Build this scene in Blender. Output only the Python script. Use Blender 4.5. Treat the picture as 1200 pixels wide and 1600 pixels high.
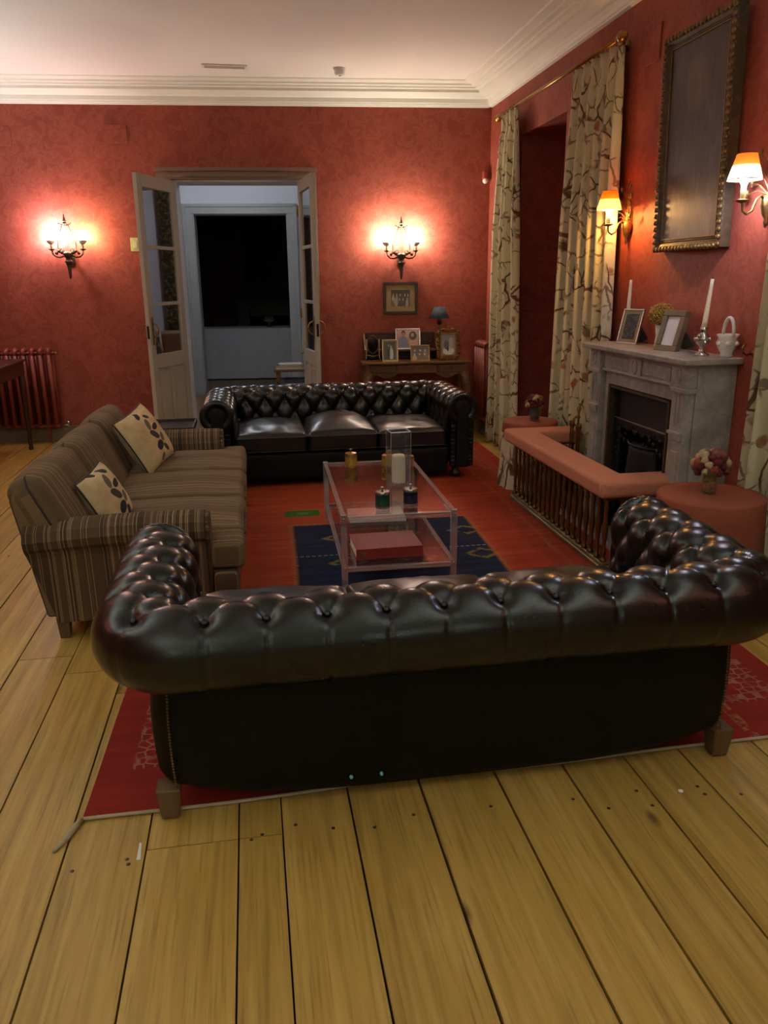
import bpy, bmesh, math, random
from mathutils import Vector, Matrix, noise

for o in list(bpy.data.objects):
    bpy.data.objects.remove(o, do_unlink=True)
SC = bpy.context.scene
COL = SC.collection
R = math.radians
PI = math.pi
random.seed(7)

# ------------------------------------------------------------------ camera
cam_d = bpy.data.cameras.new('camera')
cam_d.sensor_fit = 'HORIZONTAL'
cam_d.sensor_width = 36.0
cam_d.lens = 36.0 * 1220.0 / 1200.0
cam_d.clip_start = 0.05
cam = bpy.data.objects.new('camera', cam_d)
COL.objects.link(cam)
# rows: room axes (x right along the back wall, y into the room, z up) in camera axes
CM = Matrix(((0.98609, 0.05603, -0.15650), (-0.16590, 0.27683, -0.94649), (-0.00970, 0.95928, 0.28227)))
cam.matrix_world = Matrix.Translation((0, 0, 1.6)) @ CM.to_4x4()
SC.camera = cam

# ------------------------------------------------------------------ world, exposure
W = bpy.data.worlds.new('night')
SC.world = W
W.use_nodes = True
W.node_tree.nodes['Background'].inputs[0].default_value = (0.010, 0.012, 0.018, 1)
W.node_tree.nodes['Background'].inputs[1].default_value = 1.0
SC.view_settings.view_transform = 'Standard'
SC.view_settings.look = 'None'
SC.view_settings.exposure = 1.75
SC.view_settings.gamma = 1.0
SC.view_settings.use_curve_mapping = False
SC.cycles.transparent_max_bounces = 32
LAMP = 1.0          # overall strength of every bulb in the house

# ------------------------------------------------------------------ helpers
class MB:
    def __init__(self):
        self.v = []; self.f = []; self.uv = None
    def add(self, vs, fs):
        b = len(self.v)
        self.v += [tuple(p) for p in vs]
        self.f += [tuple(b + i for i in f) for f in fs]
    def box(self, c, s, rz=0.0, M=None, taper=1.0):
        x, y, z = s[0] / 2, s[1] / 2, s[2] / 2
        vs = []
        for k in (-1, 1):
            t = taper if k < 0 else 1.0
            for i, j in ((-1, -1), (1, -1), (1, 1), (-1, 1)):
                p = Vector((i * x * t, j * y * t, k * z))
                if rz: p.rotate(Matrix.Rotation(rz, 3, 'Z'))
                if M: p = M @ p
                vs.append(p + Vector(c))
        self.add(vs, [(3, 2, 1, 0), (4, 5, 6, 7), (0, 1, 5, 4), (1, 2, 6, 5), (2, 3, 7, 6), (3, 0, 4, 7)])
        return self
    def span(self, a, b):
        return self.box([(a[i] + b[i]) / 2 for i in range(3)], [abs(b[i] - a[i]) for i in range(3)])
    def lathe(self, prof, n=20, c=(0, 0, 0), M=None, cap=True, mod=None):
        vs = []; fs = []
        for r, z in prof:
            for i in range(n):
                a = 2 * PI * i / n
                rr = r * (mod(a, z) if mod else 1.0)
                p = Vector((rr * math.cos(a), rr * math.sin(a), z))
                if M: p = M @ p
                vs.append(p + Vector(c))
        m = len(prof)
        for k in range(m - 1):
            for i in range(n):
                j = (i + 1) % n
                fs.append((k * n + i, k * n + j, (k + 1) * n + j, (k + 1) * n + i))
        if cap:
            fs.append(tuple(range(n - 1, -1, -1)))
            fs.append(tuple((m - 1) * n + i for i in range(n)))
        self.add(vs, fs)
        return self
    def tube(self, pts, r, n=8, closed=False):
        pts = [Vector(p) for p in pts]
        m = len(pts)
        rad = r if isinstance(r, (list, tuple)) else [r] * m
        vs = []; fs = []
        prev = None
        for k in range(m):
            if closed:
                t = pts[(k + 1) % m] - pts[k - 1]
            else:
                t = pts[min(k + 1, m - 1)] - pts[max(k - 1, 0)]
            t.normalize()
            if prev is None:
                ref = Vector((0, 0, 1)) if abs(t.z) < 0.9 else Vector((1, 0, 0))
                s = t.cross(ref).normalized()
            else:
                s = (prev - t * prev.dot(t))
                s = s.normalized() if s.length > 1e-6 else t.orthogonal().normalized()
            prev = s
            w = t.cross(s)
            for i in range(n):
                a = 2 * PI * i / n
                vs.append(pts[k] + (s * math.cos(a) + w * math.sin(a)) * rad[k])
        for k in range(m if closed else m - 1):
            k2 = (k + 1) % m
            for i in range(n):
                j = (i + 1) % n
                fs.append((k * n + i, k * n + j, k2 * n + j, k2 * n + i))
        if not closed:
            fs.append(tuple(range(n - 1, -1, -1)))
            fs.append(tuple((m - 1) * n + i for i in range(n)))
        self.add(vs, fs)
        return self
    def prism(self, out, d0, d1, axis='y'):
        n = len(out)
        def P(a, b, d):
            return {'y': (a, d, b), 'x': (d, a, b), 'z': (a, b, d)}[axis]
        vs = [P(a, b, d0) for a, b in out] + [P(a, b, d1) for a, b in out]
        fs = [tuple(range(n)), tuple(range(2 * n - 1, n - 1, -1))]
        for i in range(n):
            j = (i + 1) % n
            fs.append((i, i + n, j + n, j))
        self.add(vs, fs)
        return self
    def grid(self, nu, nv, fn, cu=False, cv=False, uv=None):
        vs = [fn(i, j) for j in range(nv) for i in range(nu)]
        fs = []
        for j in range(nv if cv else nv - 1):
            for i in range(nu if cu else nu - 1):
                i2 = (i + 1) % nu; j2 = (j + 1) % nv
                fs.append((j * nu + i, j * nu + i2, j2 * nu + i2, j2 * nu + i))
        if uv:
            self.uv = (self.uv or []) + [uv(i, j) for j in range(nv) for i in range(nu)]
        self.add(vs, fs)
        return self
    def ball(self, c, r, n=10, m=7, sq=(1, 1, 1)):
        prof = []
        vs = []; fs = []
        for k in range(m + 1):
            t = PI * k / m
            for i in range(n):
                a = 2 * PI * i / n
                vs.append(Vector(c) + Vector((math.sin(t) * math.cos(a) * r * sq[0], math.sin(t) * math.sin(a) * r * sq[1], math.cos(t) * r * sq[2])))
        for k in range(m):
            for i in range(n):
                j = (i + 1) % n
                fs.append((k * n + i, (k + 1) * n + i, (k + 1) * n + j, k * n + j))
        self.add(vs, fs)
        return self
    def mesh(self, name):
        me = bpy.data.meshes.new(name)
        me.from_pydata(self.v, [], self.f)
        bm = bmesh.new(); bm.from_mesh(me)
        if not self.uv:
            bmesh.ops.remove_doubles(bm, verts=bm.verts, dist=1e-6)
        bmesh.ops.recalc_face_normals(bm, faces=bm.faces)
        bm.to_mesh(me); bm.free()
        if self.uv:
            l = me.uv_layers.new(name='cloth')
            for lp in me.loops:
                l.data[lp.index].uv = self.uv[lp.vertex_index]
        return me
    def build(self, name, m, parent=None, loc=(0, 0, 0), rot=(0, 0, 0), smooth=False, bevel=0, seg=2, solid=0):
        me = self.mesh(name)
        return put(name, me, m, parent, loc, rot, smooth, bevel, seg, solid)

def put(name, me, m, parent=None, loc=(0, 0, 0), rot=(0, 0, 0), smooth=False, bevel=0, seg=2, solid=0):
    o = bpy.data.objects.new(name, me)
    COL.objects.link(o)
    if m is not None and not me.materials: me.materials.append(m)
    o.parent = parent
    o.location = loc; o.rotation_euler = rot
    if smooth:
        for p in me.polygons: p.use_smooth = True
    if solid:
        md = o.modifiers.new('thick', 'SOLIDIFY'); md.thickness = solid; md.offset = 0
    if bevel:
        md = o.modifiers.new('edge', 'BEVEL'); md.width = bevel; md.segments = seg; md.limit_method = 'ANGLE'; md.angle_limit = R(40)
        md.harden_normals = False
    return o

def tag(o, label=None, cat=None, group=None, kind=None):
    if label: o['label'] = label
    if cat: o['category'] = cat
    if group: o['group'] = group
    if kind: o['kind'] = kind
    return o

def thing(name, label, cat, loc=(0, 0, 0), rz=0.0, group=None):
    e = bpy.data.objects.new(name, None)
    e.empty_display_size = 0.1
    COL.objects.link(e)
    e.location = loc; e.rotation_euler = (0, 0, rz)
    return tag(e, label, cat, group)

def struct(o): 
    o['kind'] = 'structure'
    return o

def smooth_by_angle(o, deg=40):
    me = o.data
    for p in me.polygons: p.use_smooth = True
    try:
        me.set_sharp_from_angle(angle=R(deg))
    except Exception:
        pass
    return o

def copy_tree(o, parent=None):
    c = o.copy(); COL.objects.link(c); c.parent = parent
    for ch in list(o.children): copy_tree(ch, c)
    return c

def rbox(hx, hy, hz, r, n=8, fn=None):
    """rounded, optionally displaced box as a mesh builder, centred on the origin"""
    mb = MB()
    def mp(p):
        P = Vector((p[0] * hx, p[1] * hy, p[2] * hz))
        Q = Vector((max(-hx + r, min(hx - r, P.x)), max(-hy + r, min(hy - r, P.y)), max(-hz + r, min(hz - r, P.z))))
        d = P - Q
        if d.length > 1e-9: P = Q + d.normalized() * r
        if fn: P = fn(P, p)
        return P
    def warp(t, h):      # sample more densely near the edges
        e = min(0.45, 1.6 * r / max(h, 1e-6))
        k = 2 * t - 1
        s = 1 if k >= 0 else -1
        a = abs(k)
        return s * (a / 0.6 * (1 - e) if a < 0.6 else (1 - e) + (a - 0.6) / 0.4 * e)
    T = [i / n for i in range(n + 1)]
    X = [warp(t, hx) for t in T]; Y = [warp(t, hy) for t in T]; Z = [warp(t, hz) for t in T]
    for s in (-1, 1):
        mb.grid(n + 1, n + 1, lambda i, j: mp((X[i], Y[j], s)))
        mb.grid(n + 1, n + 1, lambda i, j: mp((X[i], s, Z[j])))
        mb.grid(n + 1, n + 1, lambda i, j: mp((s, Y[i], Z[j])))
    return mb

# ------------------------------------------------------------------ materials
def srgb(r, g, b):
    def c(v):
        v /= 255.0
        return v / 12.92 if v <= 0.04045 else ((v + 0.055) / 1.055) ** 2.4
    return (c(r), c(g), c(b), 1.0)

class NT:
    def __init__(self, name):
        self.m = bpy.data.materials.new(name); self.m.use_nodes = True
        self.t = self.m.node_tree; self.n = self.t.nodes; self.l = self.t.links
        self.b = self.n['Principled BSDF']
    def node(self, kind, **kw):
        nd = self.n.new(kind)
        for k, v in kw.items():
            if k.startswith('i_'):
                key = k[2:]
                key = int(key) if key.isdigit() else key.replace('_', ' ')
                nd.inputs[key].default_value = v
            else: setattr(nd, k, v)
        return nd
    def link(self, a, b): self.l.new(a, b)
    def coord(self, which='Object', scale=(1, 1, 1), rot=(0, 0, 0), loc=(0, 0, 0)):
        tc = self.node('ShaderNodeTexCoord'); mp = self.node('ShaderNodeMapping')
        mp.inputs['Scale'].default_value = scale; mp.inputs['Rotation'].default_value = rot; mp.inputs['Location'].default_value = loc
        self.link(tc.outputs[which], mp.inputs[0])
        return mp.outputs[0]
    def noise(self, vec, scale=5, detail=4, rough=0.55, dist=0.0):
        nd = self.node('ShaderNodeTexNoise')
        nd.inputs['Scale'].default_value = scale; nd.inputs['Detail'].default_value = detail
        nd.inputs['Roughness'].default_value = rough; nd.inputs['Distortion'].default_value = dist
        if vec: self.link(vec, nd.inputs['Vector'])
        return nd.outputs['Fac']
    def vor(self, vec, scale, feature='F1', out='Distance', rnd=1.0):
        nd = self.node('ShaderNodeTexVoronoi', feature=feature)
        nd.inputs['Scale'].default_value = scale; nd.inputs['Randomness'].default_value = rnd
        if vec: self.link(vec, nd.inputs['Vector'])
        return nd.outputs[out]
    def ramp(self, fac, stops, interp='LINEAR'):
        nd = self.node('ShaderNodeValToRGB'); cr = nd.color_ramp; cr.interpolation = interp
        while len(cr.elements) < len(stops): cr.elements.new(0.5)
        for e, (p, c) in zip(cr.elements, stops):
            e.position = p; e.color = c if isinstance(c, (tuple, list)) else (c, c, c, 1)
        self.link(fac, nd.inputs[0])
        return nd.outputs[0]
    def mix(self, fac, a, b, blend='MIX'):
        nd = self.node('ShaderNodeMix', data_type='RGBA', blend_type=blend)
        for s, v in ((0, fac), (6, a), (7, b)):
            if isinstance(v, (int, float)): nd.inputs[s].default_value = v
            elif isinstance(v, (tuple, list)): nd.inputs[s].default_value = v
            else: self.link(v, nd.inputs[s])
        return nd.outputs[2]
    def math(self, op, a, b=0.0, c=None):
        nd = self.node('ShaderNodeMath', operation=op)
        for i, v in enumerate((a, b) if c is None else (a, b, c)):
            if isinstance(v, (int, float)): nd.inputs[i].default_value = v
            else: self.link(v, nd.inputs[i])
        return nd.outputs[0]
    def sep(self, vec):
        nd = self.node('ShaderNodeSeparateXYZ'); self.link(vec, nd.inputs[0]); return nd.outputs
    def bump(self, h, strength=0.3, dist=0.01):
        nd = self.node('ShaderNodeBump'); nd.inputs['Strength'].default_value = strength; nd.inputs['Distance'].default_value = dist
        self.link(h, nd.inputs['Height']); self.link(nd.outputs[0], self.b.inputs['Normal'])
    def set(self, col=None, rough=None, metal=None, spec=None, **kw):
        for key, v in (('Base Color', col), ('Roughness', rough), ('Metallic', metal), ('Specular IOR Level', spec)):
            if v is None: continue
            if isinstance(v, (int, float, tuple, list)): self.b.inputs[key].default_value = v
            else: self.link(v, self.b.inputs[key])
        for k, v in kw.items():
            self.b.inputs[k.replace('_', ' ')].default_value = v
        return self.m

def plain(name, c, rough=0.6, metal=0.0, var=0.12, scale=12.0, bump=0.0, spec=0.5, **kw):
    t = NT(name)
    v = t.coord()
    nz = t.noise(v, scale, 4)
    dark = tuple(x * (1 - var) for x in c[:3]) + (1,)
    lite = tuple(min(1, x * (1 + var)) for x in c[:3]) + (1,)
    t.set(t.ramp(nz, [(0.3, dark), (0.7, lite)]), rough, metal, spec, **kw)
    if bump: t.bump(nz, bump, 0.004)
    return t.m

def emit(name, c, s, base=None):
    t = NT(name)
    t.set(base or c, 0.5)
    t.b.inputs['Emission Color'].default_value = c
    t.b.inputs['Emission Strength'].default_value = s
    return t.m

def clear(name, tint=(1, 1, 1, 1), ior=1.45, rough=0.02, gain=1.0, base=0.0, milk=0.0):
    """clear pane or acrylic: straight-through light plus mirror reflection at its Fresnel share"""
    t = NT(name); t.n.remove(t.b)
    tr = t.node('ShaderNodeBsdfTransparent'); tr.inputs[0].default_value = tint
    gl = t.node('ShaderNodeBsdfGlossy'); gl.inputs['Roughness'].default_value = rough
    fr = t.node('ShaderNodeFresnel'); ge = t.node('ShaderNodeNewGeometry')
    t.link(t.math('MULTIPLY_ADD', ge.outputs['Backfacing'], 1.0 / ior - ior, ior), fr.inputs[0])   # same share on the way in and out
    mx = t.node('ShaderNodeMixShader')
    nz = t.noise(t.coord(), 6, 2)
    f = t.math('MULTIPLY', fr.outputs[0], t.math('MULTIPLY_ADD', nz, 0.2 * gain, 0.9 * gain))
    if base: f = t.math('MAXIMUM', f, base)
    t.link(f, mx.inputs[0]); t.link(tr.outputs[0], mx.inputs[1]); t.link(gl.outputs[0], mx.inputs[2])
    out = mx.outputs[0]
    if milk:
        df = t.node('ShaderNodeBsdfDiffuse'); df.inputs[0].default_value = (0.9, 0.86, 0.86, 1)
        m2 = t.node('ShaderNodeMixShader'); m2.inputs[0].default_value = milk
        t.link(out, m2.inputs[1]); t.link(df.outputs[0], m2.inputs[2]); out = m2.outputs[0]
    t.link(out, t.n['Material Output'].inputs[0])
    return t.m

M = {}
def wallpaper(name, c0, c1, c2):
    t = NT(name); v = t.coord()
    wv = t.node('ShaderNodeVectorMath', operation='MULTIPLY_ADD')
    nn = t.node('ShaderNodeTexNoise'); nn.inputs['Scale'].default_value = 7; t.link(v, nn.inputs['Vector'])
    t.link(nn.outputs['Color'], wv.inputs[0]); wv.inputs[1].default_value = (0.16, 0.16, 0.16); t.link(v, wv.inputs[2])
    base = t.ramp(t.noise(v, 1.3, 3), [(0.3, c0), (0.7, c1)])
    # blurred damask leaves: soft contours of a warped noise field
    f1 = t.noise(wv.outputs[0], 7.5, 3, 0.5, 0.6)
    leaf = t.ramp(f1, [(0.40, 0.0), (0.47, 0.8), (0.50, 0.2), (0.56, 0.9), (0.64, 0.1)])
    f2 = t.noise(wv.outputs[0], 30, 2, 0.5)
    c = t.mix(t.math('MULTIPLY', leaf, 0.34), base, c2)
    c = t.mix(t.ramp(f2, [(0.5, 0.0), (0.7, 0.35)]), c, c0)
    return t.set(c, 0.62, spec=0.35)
M['wall'] = wallpaper('red_damask_paper', srgb(128, 56, 43), srgb(152, 70, 54), srgb(192, 108, 87))
M['ceil'] = plain('ceiling_paint', srgb(240, 239, 235), 0.8, var=0.02, scale=1.5)
M['cornice'] = plain('cornice_paint', srgb(236, 237, 228), 0.55, var=0.02, scale=3)
M['hallwall'] = plain('hall_plaster', srgb(205, 208, 214), 0.7, var=0.02)
M['doorpaint'] = plain('door_paint', srgb(176, 168, 152), 0.45, var=0.05, scale=6)
M['trimgrey'] = plain('grey_trim_paint', srgb(158, 158, 156), 0.45, var=0.04)
M['trimbrown'] = plain('taupe_trim_paint', srgb(122, 96, 78), 0.5, var=0.06)
M['basepaint'] = plain('baseboard_paint', srgb(120, 106, 84), 0.55, var=0.06)
M['pane'] = clear('mirrored_door_pane', (0.55, 0.55, 0.55, 1), 1.5, 0.03, 1.0, 0.62)
M['acrylic'] = clear('acrylic', (0.93, 0.90, 0.90, 1), 1.55, 0.015, 1.5, 0.05, 0.0)
M['acryledge'] = clear('acrylic_bar', (0.86, 0.82, 0.82, 1), 1.6, 0.08, 1.7, 0.25, 0.10)
M['vaseglass'] = clear('vase_glass', (0.94, 0.95, 0.96, 1), 1.5, 0.02, 1.6, 0.06, 0.015)

def leather(name, c, worn, rough=0.29, spec=0.45):
    t = NT(name); v = t.coord()
    nz = t.noise(v, 3.2, 5, 0.6)
    g = t.vor(v, 210, 'F1')
    col = t.ramp(nz, [(0.35, c), (0.75, worn)])
    r = t.math('MULTIPLY_ADD', t.noise(v, 7, 4), 0.16, rough - 0.08)
    t.set(col, r, 0, spec)
    hh = t.math('ADD', t.math('MULTIPLY', g, 0.35), t.noise(v, 26, 5, 0.6))
    t.bump(hh, 0.10, 0.006)
    t.b.inputs['Coat Weight'].default_value = 0.12 if spec > 0.3 else 0.0
    t.b.inputs['Coat Roughness'].default_value = 0.22
    return t.m
M['leather'] = leather('dark_green_black_leather', srgb(9, 10, 8), srgb(17, 15, 14))
M['leather_seat'] = leather('worn_seat_leather', srgb(14, 13, 12), srgb(40, 33, 30), 0.33)
M['leather_panel'] = leather('dull_panel_leather', srgb(8, 9, 7), srgb(11, 12, 9), 0.6, 0.2)
M['button'] = plain('leather_button', srgb(18, 16, 14), 0.35)
M['stud'] = plain('antique_stud', srgb(120, 100, 62), 0.35, 0.9)
M['tealtag'] = plain('pale_teal_tack', srgb(120, 205, 195), 0.4)

def stripes(name, axis, base):
    t = NT(name)
    x = t.sep(t.coord())[axis]
    n1 = t.node('ShaderNodeTexNoise', noise_dimensions='1D'); n1.inputs['Scale'].default_value = 12; n1.inputs['Detail'].default_value = 2
    t.link(x, n1.inputs['W'])
    wide = t.ramp(n1.outputs['Fac'], [(0.0, srgb(58, 44, 32)), (0.42, srgb(78, 60, 44)), (0.52, srgb(112, 92, 70)), (0.57, srgb(62, 47, 34)), (0.68, srgb(124, 104, 80))], 'CONSTANT')
    n2 = t.node('ShaderNodeTexNoise', noise_dimensions='1D'); n2.inputs['Scale'].default_value = 120; n2.inputs['Detail'].default_value = 1
    t.link(x, n2.inputs['W'])
    thin = t.ramp(n2.outputs['Fac'], [(0.0, 0.0), (0.64, 0.0), (0.68, 1.0)])
    c = t.mix(t.math('MULTIPLY', thin, 0.6), wide, srgb(172, 150, 118))
    c = t.mix(base, c, srgb(126, 106, 78))
    v = t.coord()
    t.set(c, 0.9, 0, 0.15)
    t.bump(t.noise(v, 180, 3), 0.35, 0.003)
    return t.m
M['stripe_x'] = stripes('striped_chenille_arm', 0, 0.12)
M['stripe_y'] = stripes('striped_chenille_seat', 1, 0.42)
M['stripe_dark'] = stripes('striped_chenille_boxing', 1, 0.10)
M['piping'] = plain('dark_piping', srgb(44, 34, 26), 0.7)

def print_cloth(name, ground, branch, bloom, sc=1.0, leaf=None):
    """printed cloth: winding branches with flower and leaf sprays"""
    t = NT(name); tc = t.node('ShaderNodeTexCoord')
    mp = t.node('ShaderNodeMapping'); t.link(tc.outputs['UV'], mp.inputs[0])
    v = mp.outputs[0]
    def warped(amount, s, seedloc):
        nn = t.node('ShaderNodeTexNoise'); nn.inputs['Scale'].default_value = s; nn.inputs['Detail'].default_value = 3
        m2 = t.node('ShaderNodeMapping'); m2.inputs['Location'].default_value = seedloc; t.link(v, m2.inputs[0]); t.link(m2.outputs[0], nn.inputs['Vector'])
        a = t.node('ShaderNodeVectorMath', operation='MULTIPLY_ADD')
        t.link(nn.outputs['Color'], a.inputs[0]); a.inputs[1].default_value = (amount, amount, 0); t.link(m2.outputs[0], a.inputs[2])
        return a.outputs[0]
    w1 = warped(0.25, 4 * sc, (0, 0, 0)); w2 = warped(0.10, 9 * sc, (3.1, 1.7, 0))
    br = t.ramp(t.vor(w1, 3.4 * sc, 'DISTANCE_TO_EDGE'), [(0.0, 1.0), (0.022, 1.0), (0.034, 0.0)])
    keep = t.ramp(t.noise(v, 3.0 * sc, 2), [(0.47, 0.0), (0.53, 1.0)])
    br = t.math('MULTIPLY', br, keep)
    tw = t.ramp(t.vor(w2, 8 * sc, 'DISTANCE_TO_EDGE'), [(0.0, 1.0), (0.035, 1.0), (0.055, 0.0)])
    keep2 = t.ramp(t.noise(v, 5 * sc, 2), [(0.48, 0.0), (0.54, 1.0)])
    tw = t.math('MULTIPLY', tw, keep2)
    fl = t.ramp(t.vor(w2, 6.5 * sc, 'F1'), [(0.16, 1.0), (0.24, 0.0)])
    keep3 = t.ramp(t.noise(w1, 3.6 * sc, 2), [(0.45, 0.0), (0.50, 1.0)])
    fl = t.math('MULTIPLY', fl, keep3)
    bc = t.ramp(t.noise(v, 7 * sc, 2), [(0.4, bloom), (0.6, leaf or branch)])
    c = t.mix(t.math('MULTIPLY', tw, 0.75), ground, branch)
    c = t.mix(t.math('MULTIPLY', fl, 0.85), c, bc)
    c = t.mix(t.math('MULTIPLY', br, 0.92), c, branch)
    t.set(c, 0.85, 0, 0.2)
    t.bump(t.noise(t.coord(), 240, 2), 0.15, 0.002)
    return t.m
M['curtain'] = print_cloth('branch_print_curtain', srgb(196, 188, 156), srgb(86, 50, 34), srgb(150, 66, 44), 1.0, srgb(138, 108, 72))
M['greencurtain'] = print_cloth('green_floral_curtain', srgb(20, 44, 30), srgb(160, 140, 100), srgb(170, 150, 105), 2.0, srgb(60, 110, 60))

def wood(name, c0, c1, axis=1, scale=1.0, rough=0.4, coat=0.0):
    t = NT(name)
    s = [14 * scale] * 3; s[axis] = 0.9 * scale
    oi = t.node('ShaderNodeObjectInfo')
    v = t.coord('Object', tuple(s))
    off = t.node('ShaderNodeVectorMath', operation='ADD')
    t.link(v, off.inputs[0])
    cmb = t.node('ShaderNodeCombineXYZ'); t.link(t.math('MULTIPLY', oi.outputs['Random'], 40.0), cmb.inputs[0]); t.link(t.math('MULTIPLY', oi.outputs['Random'], 17.0), cmb.inputs[1])
    t.link(cmb.outputs[0], off.inputs[1])
    nz = t.noise(off.outputs[0], 1.0, 6, 0.6, 0.6)
    c = t.ramp(nz, [(0.28, c0), (0.72, c1)])
    big = t.noise(off.outputs[0], 0.22, 3)
    c = t.mix(t.math('MULTIPLY', big, 0.45), c, c0)
    br = t.math('MULTIPLY_ADD', oi.outputs['Random'], 0.22, 0.87)
    c2 = t.node('ShaderNodeVectorMath', operation='SCALE'); t.link(c, c2.inputs[0]); t.link(br, c2.inputs['Scale'])
    t.set(c2.outputs[0], t.math('MULTIPLY_ADD', nz, 0.2, rough - 0.1), 0, 0.4)
    t.bump(nz, 0.08, 0.003)
    t.b.inputs['Coat Weight'].default_value = coat
    t.b.inputs['Coat Roughness'].default_value = 0.3
    return t.m
def board_wood():
    """old waxed pine: long grain, knots, worn yellow-brown patches"""
    t = NT('waxed_pine_board')
    oi = t.node('ShaderNodeObjectInfo')
    cmb = t.node('ShaderNodeCombineXYZ'); t.link(t.math('MULTIPLY', oi.outputs['Random'], 31.0), cmb.inputs[0]); t.link(t.math('MULTIPLY', oi.outputs['Random'], 57.0), cmb.inputs[1])
    def shifted(sc):
        v = t.coord('Object', sc); a = t.node('ShaderNodeVectorMath', operation='ADD'); t.link(v, a.inputs[0]); t.link(cmb.outputs[0], a.inputs[1]); return a.outputs[0]
    g = t.noise(shifted((26, 1.0, 1)), 1.0, 6, 0.62, 0.5)
    fine = t.noise(shifted((110, 3.0, 1)), 1.0, 3, 0.6)
    blot = t.noise(shifted((3, 1.6, 1)), 1.0, 4, 0.6)
    kn = t.vor(shifted((4.0, 1.7, 1)), 1.0, 'F1')
    knot = t.ramp(kn, [(0.03, 1.0), (0.09, 0.0)])
    c = t.ramp(g, [(0.25, srgb(146, 114, 54)), (0.5, srgb(184, 149, 76)), (0.75, srgb(204, 170, 98))])
    c = t.mix(t.ramp(blot, [(0.45, 0.0), (0.75, 0.55)]), c, srgb(172, 136, 44))
    c = t.mix(t.ramp(fine, [(0.54, 0.0), (0.72, 0.45)]), c, srgb(92, 64, 32))
    c = t.mix(t.math('MULTIPLY', knot, 0.75), c, srgb(70, 42, 20))
    br = t.math('MULTIPLY_ADD', oi.outputs['Random'], 0.20, 0.88)
    c2 = t.node('ShaderNodeVectorMath', operation='SCALE'); t.link(c, c2.inputs[0]); t.link(br, c2.inputs['Scale'])
    t.set(c2.outputs[0], t.math('MULTIPLY_ADD', blot, 0.28, 0.26), 0, 0.45)
    t.bump(t.math('ADD', g, t.math('MULTIPLY', fine, 0.5)), 0.12, 0.003)
    return t.m
M['board'] = board_wood()
M['gap'] = plain('dark_joint', srgb(30, 20, 12), 0.9)
M['darkwood'] = wood('dark_mahogany', srgb(44, 22, 14), srgb(86, 46, 28), 1, 1.2, 0.4)
M['deskwood'] = wood('walnut_desk', srgb(74, 44, 20), srgb(140, 92, 44), 0, 1.0, 0.35, 0.2)
M['footwood'] = wood('worn_oak_foot', srgb(84, 62, 40), srgb(128, 100, 66), 2, 1.0, 0.5)
M['bunwood'] = plain('dark_bun_foot', srgb(50, 26, 16), 0.35)

def marble():
    t = NT('grey_veined_marble'); v = t.coord()
    nn = t.node('ShaderNodeTexNoise'); nn.inputs['Scale'].default_value = 3; nn.inputs['Detail'].default_value = 5; t.link(v, nn.inputs['Vector'])
    a = t.node('ShaderNodeVectorMath', operation='MULTIPLY_ADD'); t.link(nn.outputs['Color'], a.inputs[0]); a.inputs[1].default_value = (0.5, 0.5, 0.5); t.link(v, a.inputs[2])
    e = t.vor(a.outputs[0], 4.5, 'DISTANCE_TO_EDGE')
    vein = t.ramp(e, [(0.0, 1.0), (0.06, 0.0)])
    cl = t.ramp(t.noise(v, 9, 6, 0.65), [(0.3, srgb(126, 120, 114)), (0.7, srgb(172, 167, 160))])
    c = t.mix(t.math('MULTIPLY', vein, 0.25), cl, srgb(98, 92, 92))
    return t.set(c, 0.32, 0, 0.5)
M['marble'] = marble()
M['iron'] = plain('black_cast_iron', srgb(16, 15, 15), 0.6, 0.2, bump=0.2)
M['soot'] = plain('sooty_brick', srgb(14, 12, 11), 0.9)
M['brass'] = plain('aged_brass', srgb(150, 112, 58), 0.34, 0.9, var=0.2)
M['brassdark'] = plain('dark_brass_bar', srgb(116, 82, 44), 0.4, 0.8, var=0.2)
M['gilt'] = plain('old_gilt', srgb(120, 92, 50), 0.5, 0.6, var=0.35, scale=40)
M['giltdark'] = plain('dull_gilt_frame', srgb(76, 60, 38), 0.55, 0.4, var=0.35, scale=30)
M['silver'] = plain('tarnished_silver', srgb(176, 172, 164), 0.25, 0.95)
M['bronze'] = plain('bronze_sconce', srgb(96, 84, 72), 0.42, 0.75, var=0.25)
M['pinkfelt'] = plain('rose_brown_upholstery', srgb(182, 120, 94), 0.85, var=0.05, scale=40, bump=0.15, spec=0.2)
M['pinkcloth'] = plain('terracotta_tablecloth', srgb(142, 78, 58), 0.85, var=0.05, scale=30, bump=0.1, spec=0.2)
M['radiator'] = plain('terracotta_radiator_paint', srgb(136, 60, 44), 0.4, var=0.05)
M['white'] = plain('white_plastic', srgb(228, 226, 220), 0.45, var=0.02)
M['ivory'] = plain('candle_wax', srgb(226, 214, 184), 0.5, var=0.03)
M['porcelain'] = plain('glazed_porcelain', srgb(214, 208, 200), 0.25, var=0.06)
M['blackframe'] = plain('dark_frame', srgb(52, 38, 26), 0.4)
M['navyshade'] = plain('slate_blue_shade', srgb(66, 80, 92), 0.8)
M['redpaint'] = plain('red_paper_plate', srgb(150, 54, 45), 0.6)
# ================================================================== the room
BA = math.atan2(8.375 - 8.77, 2.525 + 2.655)          # the back wall is a little out of square
P0 = Vector((2.525, 8.375, 0))
XW = 2.525
ZC = 3.44
def bw(s, d, z):
    """point on the back wall: s along it from the right corner, d in front of it"""
    u = Vector((math.cos(BA), math.sin(BA), 0)); n = Vector((math.sin(BA), -math.cos(BA), 0))
    return P0 + u * s + n * d + Vector((0, 0, z))
def on_back(o): o.location = P0; o.rotation_euler = (0, 0, BA); return o

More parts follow.
